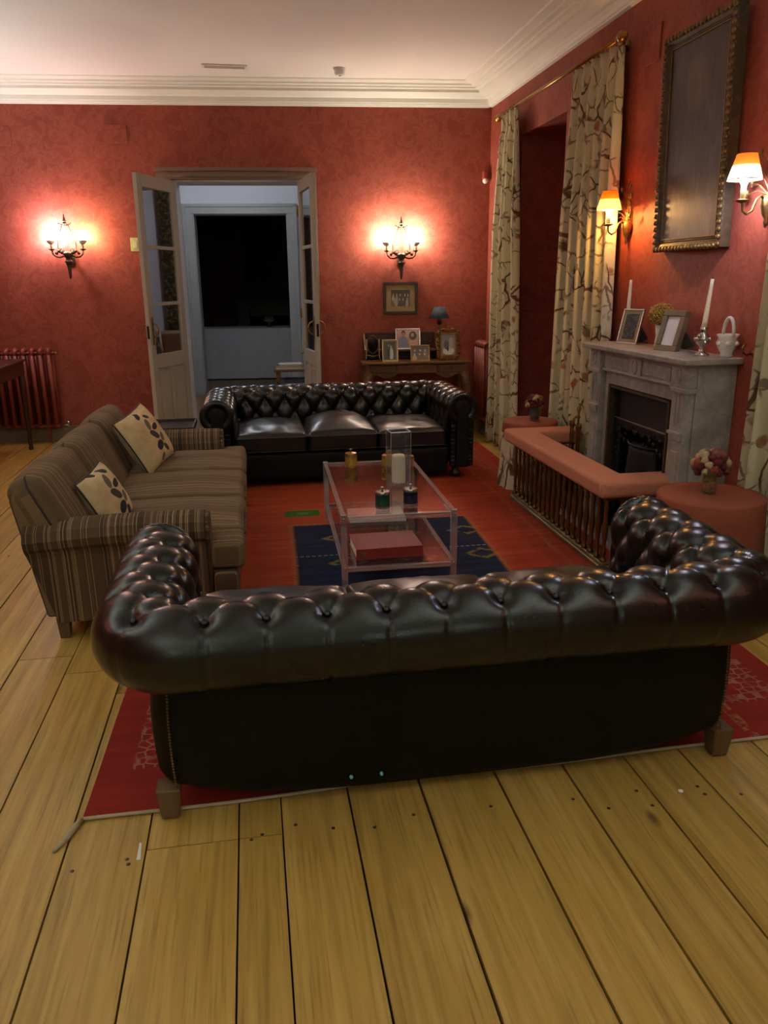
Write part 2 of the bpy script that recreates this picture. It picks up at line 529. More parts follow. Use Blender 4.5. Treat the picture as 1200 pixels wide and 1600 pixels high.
# floor: dark sub-floor and one object for each board
FX0, FX1, FY0, FY1 = -3.6, 2.62, -3.2, 8.9
fl = struct(MB().span((FX0, FY0, -0.05), (FX1, FY1, -0.022)).build('floor', M['gap']))
seams = [-3.6, -3.37, -3.12, -2.86, -2.62, -2.36, -2.12, -1.86, -1.61, -1.355, -1.10, -0.865, -0.622, -0.387, -0.118, 0.014, 0.231, 0.473, 0.735, 0.977, 1.205, 1.415, 1.70, 1.99, 2.23, 2.44, 2.62]
rb = random.Random(3)
for k in range(len(seams) - 1):
    a, b = seams[k], seams[k + 1]
    cuts = [FY0, -0.9 + rb.uniform(-0.4, 0.4), (2.02 if k in (13, 14) else rb.choice((0.6, 2.9, 3.4, 4.1)) + rb.uniform(-0.3, 0.3)), 5.6 + (0.0 if k % 2 else 1.4) + rb.uniform(-0.2, 0.2), FY1]
    for y0, y1 in zip(cuts[:-1], cuts[1:]):
        g = rb.uniform(0.002, 0.0045)
        mb = MB().box((0, 0, -0.011), (b - a - 2 * g, y1 - y0 - 0.004, 0.022))
        mb.build('plank', M['board'], fl, ((a + b) / 2, (y0 + y1) / 2, rb.uniform(-0.0008, 0.0)))
nl = MB()
for k in range(1, len(seams) - 1):
    for yy in (2.02, 1.98, 4.9, -0.9):
        for s in (-1, 1):
            if rb.random() < 0.45: nl.lathe([(0.006, 0), (0.006, 0.0012), (0.003, 0.002)], 7, (seams[k] + s * rb.uniform(0.03, 0.07), yy + rb.uniform(-0.06, 0.06), 0))
tag(nl.build('nail_heads', M['bronze'], fl), kind='stuff')

struct(MB().span((-3.8, FY0, ZC), (2.7, 9.1, ZC + 0.08)).build('ceiling', M['ceil']))

# back wall with the double-door opening
S0, S1, ZD = -3.215, -1.935, 2.60
mb = MB().span((-6.4, 0, 0), (S0, 0.34, ZC)).span((S1, 0, 0), (0.4, 0.34, ZC)).span((S0, 0, ZD), (S1, 0.34, ZC))
on_back(struct(mb.build('wall_back', M['wall'])))
# right wall with the curtained recess
RY0, RY1, RZ = 6.36, 7.40, 2.86
mb = MB().span((XW, FY0, 0), (XW + 0.6, RY0, ZC)).span((XW, RY1, 0), (XW + 0.6, 8.9, ZC)).span((XW, RY0, RZ), (XW + 0.6, RY1, ZC))
mb.span((XW + 0.52, RY0, 0), (XW + 0.6, RY1, RZ))
struct(mb.build('wall_right', M['wall']))
struct(MB().span((-3.7, FY0, 0), (-3.6, 9.1, ZC)).build('wall_left', M['wall']))
struct(MB().span((-3.7, FY0 - 0.1, 0), (XW + 0.6, FY0, ZC)).build('wall_front', plain('pale_green_plaster', srgb(168, 174, 156), 0.7, var=0.03)))

# cornice
prof = [(0, 3.27), (0.035, 3.27), (0.038, 3.280), (0.048, 3.283), (0.052, 3.296), (0.058, 3.300), (0.062, 3.338), (0.085, 3.341), (0.12, 3.352), (0.16, 3.364), (0.19, 3.368),
        (0.19, 3.392), (0.235, 3.394), (0.24, 3.408), (0.285, 3.410), (0.29, 3.424), (0.36, 3.428), (0.375, 3.434), (0.375, 3.445), (0, 3.445)]
mb = MB(); n = len(prof)
mb.prism([(-d, z) for d, z in prof], -6.4, 0.1, 'x')
on_back(struct(mb.build('trim_1', M['cornice'])))
mb = MB().prism([(XW - d, z) for d, z in prof], FY0, 8.6, 'y')
struct(mb.build('trim_2', M['cornice']))

# baseboards
mb = MB().span((-6.3, -0.022, 0), (-3.38, 0.0, 0.165)).span((-6.3, -0.028, 0), (-3.38, 0.0, 0.14))
on_back(struct(mb.build('baseboard_back', M['basepaint'], bevel=0.004)))
mb = MB().span((-1.78, -0.022, 0), (0, 0.0, 0.165))
on_back(struct(mb.build('baseboard_corner', M['basepaint'], bevel=0.004)))
struct(MB().span((XW - 0.022, RY1, 0), (XW, 8.39, 0.165)).span((XW - 0.022, 5.2, 0), (XW, RY0, 0.165)).span((XW - 0.022, FY0, 0), (XW, 3.6, 0.165)).build('baseboard_right', M['basepaint'], bevel=0.004))

# door architrave
mb = MB()
mb.span((S0 - 0.15, -0.035, ZD), (S1 + 0.15, 0.0, ZD + 0.11)).span((S0 - 0.16, -0.05, ZD + 0.075), (S1 + 0.16, 0, ZD + 0.11)).span((S0 - 0.15, -0.045, ZD + 0.02), (S1 + 0.15, 0, ZD + 0.045))
mb.span((S0 - 0.15, -0.035, 0), (S0, 0.0, ZD)).span((S1, -0.035, 0), (S1 + 0.15, 0.0, ZD))
on_back(struct(mb.build('trim_3', M['trimbrown'], bevel=0.004)))
mb = MB().span((S0, 0.0, 0), (S0 + 0.018, 0.34, ZD)).span((S1 - 0.018, 0, 0), (S1, 0.34, ZD)).span((S0, 0, ZD - 0.018), (S1, 0.34, ZD))
on_back(struct(mb.build('trim_4', M['hallwall'])))

# ------------------------------------------------------------------ door leaves
def door_leaf(name, hinge, direc, w):
    H = 2.575; t = 0.042
    e = bpy.data.objects.new(name, None); COL.objects.link(e); struct(e)
    e.location = hinge; e.rotation_euler = (0, 0, math.atan2(direc[1], direc[0]))
    st = 0.088
    MB().span((0, -t / 2, 0.012), (st, t / 2, H)).build('stile', M['doorpaint'], e, bevel=0.004)
    MB().span((w - st, -t / 2, 0.012), (w, t / 2, H)).build('stile', M['doorpaint'], e, bevel=0.004)
    for z0, z1, nm in ((H - 0.11, H, 'top_rail'), (0.81, 0.945, 'lock_rail'), (0.012, 0.20, 'bottom_rail')):
        MB().span((st, -t / 2, z0), (w - st, t / 2, z1)).build(nm, M['doorpaint'], e, bevel=0.004)
    for z in (1.42, 1.94):
        MB().span((st, -0.015, z - 0.016), (w - st, 0.015, z + 0.016)).build('glazing_bar', M['doorpaint'], e, bevel=0.004)
    for z0, z1 in ((0.945, 1.404), (1.436, 1.924), (1.956, H - 0.11)):
        MB().span((st, -0.003, z0), (w - st, 0.003, z1)).build('pane', M['pane'], e)
    mid = w / 2
    MB().span((mid - 0.03, -t / 2, 0.20), (mid + 0.03, t / 2, 0.81)).build('muntin', M['doorpaint'], e, bevel=0.003)
    for a, b in ((st, mid - 0.03), (mid + 0.03, w - st)):
        mb = MB().span((a, -0.008, 0.20), (b, 0.008, 0.81)).span((a + 0.028, -0.016, 0.235), (b - 0.028, 0.016, 0.775))
        mb.build('panel', M['doorpaint'], e, bevel=0.005)
    hx = w - 0.05
    for s in (-1, 1):
        y = s * t / 2
        p = MB().span((hx - 0.018, min(y, y + s * 0.004), 1.04), (hx + 0.018, max(y, y + s * 0.004), 1.30)).build('handle_plate', M['brass'], e, bevel=0.002)
        pts = [(hx, y, 1.245)] + [(hx, y + s * (0.012 + 0.05 * math.sin(PI * k / 8) ** 0.5), 1.245 - 0.13 * k / 8) for k in range(9)] + [(hx, y, 1.115)]
        MB().tube(pts, 0.007, 8).build('pull_handle', M['brass'], p, smooth=True)
    for z in (0.3, 1.3, 2.3):
        MB().lathe([(0.009, -0.05), (0.011, -0.045), (0.011, 0.045), (0.009, 0.05)], 10, (-0.004, -t / 2 - 0.004, z)).build('hinge', M['brass'], e, smooth=True)
    MB().span((w - 0.001, -0.012, 1.10), (w + 0.002, 0.012, 1.22)).build('lock_plate', M['iron'], e)
    return e
door_leaf('door_1', bw(S0 + 0.02, 0.055, 0), (-0.29, -0.665), 0.725)
door_leaf('door_2', bw(S1 - 0.02, 0.055, 0), (0.085, -0.79), 0.725)

# ------------------------------------------------------------------ hall beyond the doors
HY = 3.40
HS0, HS1, HZ = -3.495, -2.18, 2.55
on_back(struct(MB().span((-5.2, 0.34, -0.04), (-0.6, 8.6, 0.0)).build('floor', wood('hall_floor', srgb(120, 92, 58), srgb(160, 128, 84), 0, 1, 0.4))))
mb = MB().span((-5.2, HY, 0), (HS0, HY + 0.25, 3.3)).span((HS1, HY, 0), (-0.6, HY + 0.25, 3.3)).span((HS0, HY, HZ), (HS1, HY + 0.25, 3.3))
on_back(struct(mb.build('wall_hall', M['hallwall'])))
on_back(struct(MB().span((-5.3, 0.34, 0), (-5.2, HY, 3.3)).span((-0.7, 0.34, 0), (-0.6, HY, 3.3)).build('wall_hall_side', M['hallwall'])))
on_back(struct(MB().span((-5.3, 0.34, 3.3), (-0.6, 8.7, 3.36)).build('ceiling', M['hallwall'])))
on_back(struct(MB().span((-5.2, 0.335, 0), (S0, 0.36, 3.3)).span((S1, 0.335, 0), (-0.6, 0.36, 3.3)).span((S0, 0.335, ZD), (S1, 0.36, 3.3)).build('wall_hall_back', M['hallwall'])))
mb = MB()
for a, b, c, d in ((HS0 - 0.14, HS0, 0, HZ), (HS1, HS1 + 0.14, 0, HZ), (HS0 - 0.14, HS1 + 0.14, HZ, HZ + 0.13)):
    mb.span((a, HY - 0.03, c), (b, HY, d))
mb.span((HS0 - 0.14, HY - 0.045, 0), (HS0 - 0.10, HY, HZ + 0.13)).span((HS1 + 0.10, HY - 0.045, 0), (HS1 + 0.14, HY, HZ + 0.13)).span((HS0 - 0.14, HY - 0.045, HZ + 0.09), (HS1 + 0.14, HY, HZ + 0.13))
on_back(struct(mb.build('trim_5', M['trimgrey'], bevel=0.004)))
on_back(struct(MB().span((HS0, HY, 0), (HS0 + 0.012, HY + 0.25, HZ)).span((HS1 - 0.012, HY, 0), (HS1, HY + 0.25, HZ)).span((HS0, HY, HZ - 0.012), (HS1, HY + 0.25, HZ)).build('trim_6', M['trimgrey'])))
on_back(struct(MB().span((-5.2, HY - 0.02, 0), (HS0 - 0.14, HY, 0.17)).build('baseboard_hall', M['trimgrey'], bevel=0.004)))
# unlit room beyond the hall
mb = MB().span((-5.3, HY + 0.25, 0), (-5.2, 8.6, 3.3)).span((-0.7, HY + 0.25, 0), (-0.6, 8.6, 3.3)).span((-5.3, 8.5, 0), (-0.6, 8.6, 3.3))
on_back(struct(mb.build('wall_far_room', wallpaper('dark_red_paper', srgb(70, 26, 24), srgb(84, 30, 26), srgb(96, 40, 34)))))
# ================================================================== leather sofas
def chesterfield(name, label, loc, rz, W2, D, seat_bulge, rear_feet='block', front_feet='bun', tacks=False):
    T = thing(name, label, 'sofa', loc, rz, 'tufted black leather sofas')
    rc = 0.14; zc = 0.592; Rr = 0.118
    hb = W2 - rc; ha = D - rc; qa = rc * PI / 2
    L = hb + qa + ha
    pa = 0.172; pb = 0.118
    def path(a):
        s = 1 if a >= 0 else -1
        t = abs(a)
        if t <= hb: p = Vector((t, 0)); nrm = Vector((0, -1))
        elif t <= hb + qa:
            th = (t - hb) / rc
            nrm = Vector((math.sin(th), -math.cos(th))); p = Vector((hb, rc)) + nrm * rc
        else:
            p = Vector((W2, rc + t - hb - qa)); nrm = Vector((1, 0))
        return Vector((p.x * s, p.y)), Vector((nrm.x * s, nrm.y))
    # cross-section of back and arms: inner face, crown of the roll, scroll underneath
    sec = []
    for k in range(20):
        z = 0.30 + (zc - 0.30) * k / 19
        sec.append((-Rr - 0.004 * math.sin(PI * k / 19), z, -1, 0, (z - zc) - Rr * PI / 2))
    for k in range(1, 55):
        th = PI - k / 54 * R(180 + 98)
        sec.append((Rr * math.cos(th), zc + Rr * math.sin(th), math.cos(th), math.sin(th), Rr * (PI / 2 - th)))
    b0 = Rr * R(30)
    def sstep(x): x = max(0.0, min(1.0, x)); return x * x * (3 - 2 * x)
    def tuft(a, b):
        aa = a / pa + 0.5
        q = (b - b0) / (2 * pb)
        h = (abs(math.sin(PI * (aa + q))) * abs(math.sin(PI * (aa - q)))) ** 0.5
        A = 0.018 + 0.012 * sstep((b0 - pb * 0.6 - b) / 0.10)
        if b > b0:
            k = sstep((b - b0) / 0.055)
            s = abs(math.sin(PI * aa))
            h0 = s ** 1.0
            # below the outer button row the leather runs smooth with a thin pleat under each button
            h1 = 0.86 + 0.05 * s - 0.24 * math.exp(-(math.asin(min(1, s)) / (PI) * pa / 0.0055) ** 2)
            h = h0 * (1 - k) + h1 * k
        # extra pull at each button
        best = 9.0
        for row in range(4):
            bb = b0 - row * pb
            off = 0.0 if row % 2 == 0 else 0.5
            ka = round(aa - off) + off
            best = min(best, math.hypot((aa - ka) * pa, b - bb))
        pull = math.exp(-(best / 0.026) ** 2)
        return A * h - (0.017 if b > b0 - pb * 0.5 else 0.013) * pull
    nu = int(2 * L / 0.0080)
    def shell(i, j):
        a = -L + 2 * L * i / (nu - 1)
        o, z, no, nz, b = sec[j]
        p, nr = path(a)
        h = tuft(a, b)
        h += 0.004 * noise.noise(Vector((a * 5, b * 6, 3.0)))
        e = (L - abs(a))
        h *= min(1.0, 0.30 + e / 0.05)
        # inside a corner the face folds: keep it from crossing itself
        oo = o + no * h
        t = abs(a)
        if hb < t < hb + qa: oo = max(oo, -rc + 0.006)
        q = p + nr * oo
        return (q.x, q.y, z + nz * h)
    mb = MB().grid(nu, len(sec), shell)
    up = mb.build('tufted_back_and_arms', M['leather'], T, smooth=True)
    # buttons
    bt = MB().ball((0, 0, 0), 0.0105, 8, 5, (1, 1, 0.55)).mesh('button')
    for p in bt.polygons: p.use_smooth = True
    bt.materials.append(M['button'])
    for row in range(3):
        b = b0 - row * pb
        th = PI / 2 - b / Rr
        kk = -40
        for k in range(-16, 17):
            a = (k + (0.0 if row % 2 == 0 else 0.5) - 0.5) * pa
            if abs(a) > L - 0.03 or hb - 0.01 < abs(a) < hb + qa + 0.01 and row > 0: continue
            p, nr = path(a)
            if th <= PI:
                no, nz = math.cos(th), math.sin(th); o = Rr * no; z = zc + Rr * nz
            else:
                no, nz = -1, 0; o = -Rr; z = zc - (-b - Rr * PI / 2)
            h = -0.009
            q = p + nr * (o + no * h)
            d = Vector((nr.x * no, nr.y * no, nz)).normalized()
            ob = put('button', bt, None, T, (q.x, q.y, z + nz * h))
            ob.rotation_euler = d.to_track_quat('Z', 'Y').to_euler()
    # outer shell panel below the roll
    nu2 = int(2 * L / 0.03); zs = [0.50, 0.47, 0.42, 0.34, 0.26, 0.18, 0.135, 0.108, 0.095]
    def panel(i, j):
        a = -L + 2 * L * i / (nu2 - 1); p, nr = path(a)
        z = zs[j]; o = -0.022 + 0.012 * math.sin(PI * min(1, max(0, (0.47 - z) / 0.37))) - (0.012 if j >= 7 else 0) - (0.02 if j == 8 else 0)
        q = p + nr * o
        sag = 0.070 * max(0.0, 1 - (abs(a) / (hb + 0.02)) ** 4) if abs(a) < hb + 0.02 else 0.0
        z -= sag * min(1, max(0, (0.30 - z) / 0.19))
        return (q.x, q.y, z)
    MB().grid(nu2, len(zs), panel).build('outer_panel', M['leather_panel'], T, smooth=True)
    # stud line down each rear corner
    st = MB()
    for s in (-1, 1):
        a = s * (hb + qa * 0.30)
        for k in range(34):
            z = 0.105 + 0.345 * k / 33
            p, nr = path(a); q = p + nr * (-0.012 + 0.012 * math.sin(PI * (0.47 - z) / 0.37))
            st.ball((q.x, q.y, z), 0.0042, 6, 4)
    tag(st.build('corner_studs', M['stud'], T, smooth=True), kind='stuff')
    # seat deck, front rail, floor of the frame
    xi = W2 - 0.10
    MB().span((-xi, 0.10, 0.11), (xi, D - 0.06, 0.28)).build('seat_deck', M['leather_panel'], T, bevel=0.01)
    rbox(xi - 0.02, 0.05, 0.11, 0.02, 8).build('front_rail', M['leather_panel'], T, (0, D - 0.055, 0.165), smooth=True)
    # arm fronts: pleated scroll, inner disc, stem
    for s in (-1, 1):
        X = s * W2
        Mx = Matrix.Rotation(-PI / 2, 3, 'X')
        pl = lambda a, z: 1.0 + 0.018 * abs(math.sin(a * 17))
        sc = MB().lathe([(0.128, -0.03), (0.133, -0.012), (0.129, 0.004), (0.112, 0.014), (0.085, 0.010), (0.074, 0.003)], 136, (X, D, zc), Mx, True, pl).build('scroll_front', M['leather'], T, smooth=True)
        MB().lathe([(0.076, -0.004), (0.072, 0.010), (0.050, 0.018), (0.02, 0.021)], 32, (X, D, zc), Mx).build('scroll_disc', M['leather_panel'], sc, smooth=True)
        out = [(-0.055, 0.10), (0.055, 0.10), (0.052, 0.30), (0.048, zc - 0.02), (0.03, zc + 0.03), (0.0, zc + 0.045), (-0.03, zc + 0.03), (-0.048, zc - 0.02), (-0.052, 0.30)]
        MB().prism([(X + a, b) for a, b in out], D - 0.02, D + 0.026, 'y').build('arm_stem', M['leather_panel'], T, bevel=0.012, seg=3)
        # pleated strips flanking the stem
        mb = MB()
        for q in (-1, 1):
            def strip(i, j, q=q):
                z = 0.105 + (zc - 0.12 - 0.105) * i / 110
                x = q * (0.05 + 0.045 * j / 6)
                return (X + x, D + 0.012 * math.sin(PI * (j + 1) / 8) + 0.0035 * math.sin(i * 1.9), z)
            mb.grid(111, 7, strip)
            mb.span((X + q * 0.05, D - 0.05, 0.105), (X + q * 0.095, D + 0.0, zc - 0.1))
        mb.build('pleated_edge', M['leather'], T, smooth=False)
    # seat cushions
    cw = (2 * xi - 0.06) / 3
    for k in range(3):
        bul = seat_bulge[k]
        def warp(P, p, k=k, bul=bul):
            u, v = p[0], p[1]
            d = max(0.0, 1 - u * u) * max(0.0, 1 - v * v)
            dz = bul * d ** 0.7
            if p[2] > 0:
                dz += 0.020 * noise.noise(Vector((P.x * 8 + k * 7, P.y * 8, 1.0))) * d ** 0.3
                dz += 0.010 * abs(noise.noise(Vector((P.x * 16 + k * 3, P.y * 7, 5.0)))) * d ** 0.3
            else: dz = 0
            return Vector((P.x, P.y + 0.012 * (1 - u * u) * (1 if v > 0 else 0) * abs(v), P.z + dz))
        dy = (D - 0.005 - 0.12) / 2
        c = rbox(cw / 2 - 0.004, dy, 0.075, 0.03, 22, warp).build('seat_cushion', M['leather_seat'], T, ((k - 1) * cw, 0.12 + dy, 0.355), smooth=True)
        for z in (0.052, -0.058):
            hx, hy = cw / 2 - 0.002, dy + 0.002; r = 0.03; pts = []
            for cx, cy, a0 in ((1, 1, 0), (-1, 1, 90), (-1, -1, 180), (1, -1, 270)):
                for q in range(5):
                    a = R(a0 + q * 22.5); pts.append((cx * (hx - r) + r * math.cos(a), cy * (hy - r) + r * math.sin(a) + (0.012 if cy > 0 else 0), z))
            MB().tube(pts, 0.005, 6, True).build('piping', M['leather'], c, smooth=True)
    # feet
    for s in (-1, 1):
        MB().box((0, 0, 0.052), (0.075, 0.075, 0.105), 0, None, 0.72).build('rear_foot', M['footwood'], T, (s * (W2 - 0.055), 0.055, 0), bevel=0.004)
        MB().lathe([(0.028, 0), (0.044, 0.012), (0.048, 0.035), (0.036, 0.06), (0.026, 0.072), (0.034, 0.082), (0.034, 0.108)], 18).build('front_foot', M['bunwood'], T, (s * (W2 - 0.03), D - 0.09, 0), smooth=True)
    if tacks:
        for x, z in tacks:
            MB().lathe([(0.0, 0), (0.006, 0.004), (0.006, 0.012), (0.002, 0.016)], 6, (0, 0, 0), Matrix.Rotation(PI / 2, 3, 'X')).build('tack', M['tealtag'], T, (x, 0.016, z))
    return T

chesterfield('chesterfield_sofa', 'large black leather tufted sofa in the foreground seen from behind', (0.603, 2.118, 0.0055), 0.0, 0.985, 0.825, (0.035, 0.05, 0.04), tacks=((-0.365, 0.092), (-0.268, 0.092)))
chesterfield('chesterfield_sofa', 'black leather tufted sofa facing the glass table in front of the doorway', (0.70, 7.12, 0.0055), PI, 0.995, 0.90, (0.035, 0.105, 0.06))

# ================================================================== striped sofa
def striped_sofa():
    # local x: seat depth direction (front = +x), local y: along the sofa
    Y0, Y1 = 3.50, 5.86
    T = thing('striped_sofa', 'brown striped fabric three-seat sofa with two printed cushions', 'sofa', (-1.0, Y0, 0))
    Ln = Y1 - Y0
    # frame
    MB().span((0.03, 0.06, 0.10), (0.80, Ln - 0.06, 0.30)).build('base_frame', M['stripe_dark'], T, bevel=0.015)
    # arms: flat flared side, rolled top
    for y, s in ((0.0, -1), (Ln, 1)):
        prof = []
        inn = [(0.20, 0.10), (0.20, 0.45)]
        roll = [(0.20, 0.50), (0.185, 0.545), (0.15, 0.575), (0.10, 0.588), (0.045, 0.580), (0.005, 0.555), (-0.012, 0.515), (-0.002, 0.478), (0.022, 0.455)]
        outr = [(0.03, 0.43), (0.035, 0.25), (0.035, 0.10)]
        prof = inn + roll + outr
        nP = len(prof); nx = 30
        X0, X1 = -0.05, 0.745
        def arm(i, j, y=y, s=s):
            d, z = prof[j]
            x = X0 + (X1 - X0) * i / (nx - 1)
            zz = z
            if z > 0.4: zz = z + 0.010 * math.sin(PI * i / (nx - 1)) - 0.012 * (1 - i / (nx - 1))
            xs = x
            if i == 0 and z < 0.45: xs = x + 0.10 * (0.45 - z) / 0.35
            elif i < 8 and z < 0.45: xs = x + 0.10 * (0.45 - z) / 0.35 * (1 - i / 8)
            return (xs, y - s * d, zz)
        mb = MB().grid(nx, nP, arm)
        for e in (0, nx - 1):
            mb.add([arm(e, j) for j in range(nP)], [tuple(range(nP))])
        mb.build('arm', M['stripe_x'], T, bevel=0.006)
        # front facing of the arm
        mb = MB().prism([(y - s * d * 0.96 - s * 0.004, z * 0.985 + 0.004) for d, z in prof], 0.745, 0.765, 'x')
        mb.build('arm_facing', M['stripe_dark'], T, bevel=0.008)
    # back frame (leaning), stripes run over it
    out = [(0.12, 0.12), (0.12, 0.40), (0.0, 0.70), (-0.05, 0.735), (-0.09, 0.72), (-0.095, 0.68), (0.0, 0.12)]
    MB().prism(out, 0.05, Ln - 0.05, 'y').build('back_frame', M['stripe_dark'], T, bevel=0.015)
    bl = (Ln - 0.08) / 3
    for k in range(3):
        yc = 0.04 + bl * (k + 0.5)
        def warp(P, p):
            d = max(0, 1 - p[1] ** 2) * max(0, 1 - p[2] ** 2)
            P.x += (0.035 if p[0] > 0 else 0.012) * d ** 0.6 * (1 if p[0] > 0 else -1)
            P.z += 0.012 * (1 - p[1] ** 2) * (1 if p[2] > 0 else 0)
            return P
        c = rbox(0.085, bl / 2 - 0.003, 0.235, 0.065, 14, warp).build('back_cushion', M['stripe_y'], T, (0.045, yc, 0.56), (0, R(-24), 0), smooth=True)
        pts = [(0.03, (bl / 2 - 0.002), -0.2), (0.03, bl / 2 - 0.002, 0.19), (0.03, bl / 2 - 0.04, 0.232), (0.03, -bl / 2 + 0.04, 0.232), (0.03, -bl / 2 + 0.002, 0.19), (0.03, -bl / 2 + 0.002, -0.2)]
        MB().tube(pts, 0.005, 6).build('piping', M['piping'], c, smooth=True)
    # seat cushions; the outer two wrap in front of the arms
    sy0, sy1 = 0.205, Ln - 0.205
    sl = (sy1 - sy0) / 3
    for k in range(3):
        yc = sy0 + sl * (k + 0.5)
        def warp(P, p, k=k):
            d = max(0, 1 - p[0] ** 2) * max(0, 1 - p[1] ** 2)
            if p[2] > 0:
                P.z += 0.038 * d ** 0.6 + 0.010 * noise.noise(Vector((P.x * 6 + k * 5, P.y * 14, 0)))
            P.x += 0.010 * noise.noise(Vector((P.y * 7 + k, P.z * 9, 2))) * (1 if p[0] > 0 else 0)
            return P
        mb = rbox(0.375, sl / 2 - 0.003, 0.075, 0.035, 20, warp)
        if k != 1:
            s = -1 if k == 0 else 1
            ear = rbox(0.085, 0.11, 0.072, 0.035, 10)
            mb.add([(v[0] + 0.29, v[1] + s * (sl / 2 + 0.06), v[2]) for v in ear.v], ear.f)
        c = mb.build('seat_cushion', M['stripe_y'], T, (0.545, yc, 0.375), smooth=True)
        MB().tube([(0.377, -sl / 2 + 0.02, 0.045), (0.380, 0, 0.050), (0.377, sl / 2 - 0.02, 0.045)], 0.005, 6).build('piping', M['stripe_dark'], c, smooth=True)
        fy0 = yc - sl / 2 if k else 0.01; fy1 = yc + sl / 2 if k < 2 else Ln - 0.01
        rbox(0.055, (fy1 - fy0) / 2 - 0.002, 0.105, 0.02, 8).build('front_boxing', M['stripe_dark'], T, (0.825, (fy0 + fy1) / 2, 0.195), smooth=True)
    for x in (0.06, 0.74):
        for y in (0.10, Ln - 0.10):
            MB().box((0, 0, 0.055), (0.06, 0.06, 0.11), 0, None, 0.75).build('foot', M['footwood'], T, (x, y, 0 if x < 0.4 else 0.0055), bevel=0.004)
    return T
striped_sofa()

def printed_cushion_mat():
    """cream cloth with a winding sprig of dark leaves"""
    t = NT('cream_cushion_with_leaf_print'); v = t.coord(); x, y, z = t.sep(v)
    g = t.ramp(t.noise(v, 10, 3), [(0.3, srgb(176, 152, 112)), (0.7, srgb(204, 182, 140))])
    nz = t.math('MULTIPLY', t.math('SUBTRACT', t.noise(v, 16, 2), 0.5), 0.5)
    c = g
    leaves = ((-0.02, 0.15, 0.034, 0.018, 0.6), (0.05, 0.12, 0.030, 0.015, -0.5), (0.0, 0.075, 0.042, 0.024, 1.1), (0.055, 0.04, 0.038, 0.020, 0.2), (0.0, 0.0, 0.046, 0.026, -0.7),
              (0.06, -0.04, 0.034, 0.020, 0.9), (-0.01, -0.075, 0.046, 0.028, 0.3), (0.045, -0.11, 0.034, 0.020, -1.0), (-0.03, -0.145, 0.030, 0.016, 0.5))
    for k, (cx, cy, a, b, th) in enumerate(leaves):
        dx = t.math('SUBTRACT', x, cx); dy = t.math('SUBTRACT', y, cy); cs, sn = math.cos(th), math.sin(th)
        p = t.math('ADD', t.math('MULTIPLY', dx, cs / a), t.math('MULTIPLY', dy, sn / a)); q = t.math('ADD', t.math('MULTIPLY', dx, -sn / b), t.math('MULTIPLY', dy, cs / b))
        d = t.math('ADD', t.math('ADD', t.math('MULTIPLY', p, p), t.math('MULTIPLY', q, q)), nz)
        c = t.mix(t.ramp(d, [(0.85, 1.0), (1.0, 0.0)]), c, (srgb(46, 44, 50), srgb(66, 58, 56), srgb(104, 90, 80))[k % 3])
    t.set(c, 0.85, 0, 0.2); t.bump(t.noise(v, 200, 2), 0.2, 0.002)
    return t.m
M['cushprint'] = printed_cushion_mat()
M['cushback'] = plain('cream_cushion_side', srgb(176, 156, 122), 0.85, var=0.06)
def throw_cushion(label, loc, rot, s=0.21, th=0.085):
    e = thing('throw_cushion', label, 'cushion', loc, 0, 'printed cushions on the striped sofa'); e.rotation_euler = rot
    def face(sg):
        def fn(i, j):
            u, v = -1 + i / 8, -1 + j / 8
            t = th * (max(0, 1 - abs(u) ** 2.6) * max(0, 1 - abs(v) ** 2.6)) ** 0.45
            pin = 1 - 0.07 * (1 - abs(u) ** 2) * abs(v) ** 3
            pin2 = 1 - 0.07 * (1 - abs(v) ** 2) * abs(u) ** 3
            return (u * s * pin2, v * s * pin, sg * t + 0.004 * noise.noise(Vector((u * 4, v * 4, sg))))
        return fn
    MB().grid(17, 17, face(1)).build('front', M['cushprint'], e, smooth=True)
    MB().grid(17, 17, face(-1)).build('back', M['cushback'], e, smooth=True)
    pts = []
    for k in range(64):
        q = k // 16; t = -1 + (k % 16) / 8
        u, v = ((t, -1), (1, t), (-t, 1), (-1, -t))[q]
        pin = 1 - 0.07 * (1 - abs(u) ** 2) * abs(v) ** 3; pin2 = 1 - 0.07 * (1 - abs(v) ** 2) * abs(u) ** 3
        pts.append((u * s * pin2, v * s * pin, 0))
    MB().tube(pts, 0.005, 6, True).build('cord_edge', M['piping'], e, smooth=True)
    return e
# local z is the printed face: aim it at the room and upwards
def cushion_rot(nx, ny, nz, spin):
    q = Vector((nx, ny, nz)).to_track_quat('Z', 'Y').to_matrix() @ Matrix.Rotation(spin, 3, 'Z')
    return q.to_euler()
throw_cushion('cream cushion with dark leaf print leaning in the far corner of the striped sofa', (-0.71, 5.19, 0.635), cushion_rot(0.80, -0.35, 0.45, R(12)), 0.20)
throw_cushion('smaller cream leaf print cushion tucked behind the near striped arm', (-0.76, 3.95, 0.575), cushion_rot(0.86, -0.25, 0.42, R(10)), 0.155, 0.07)
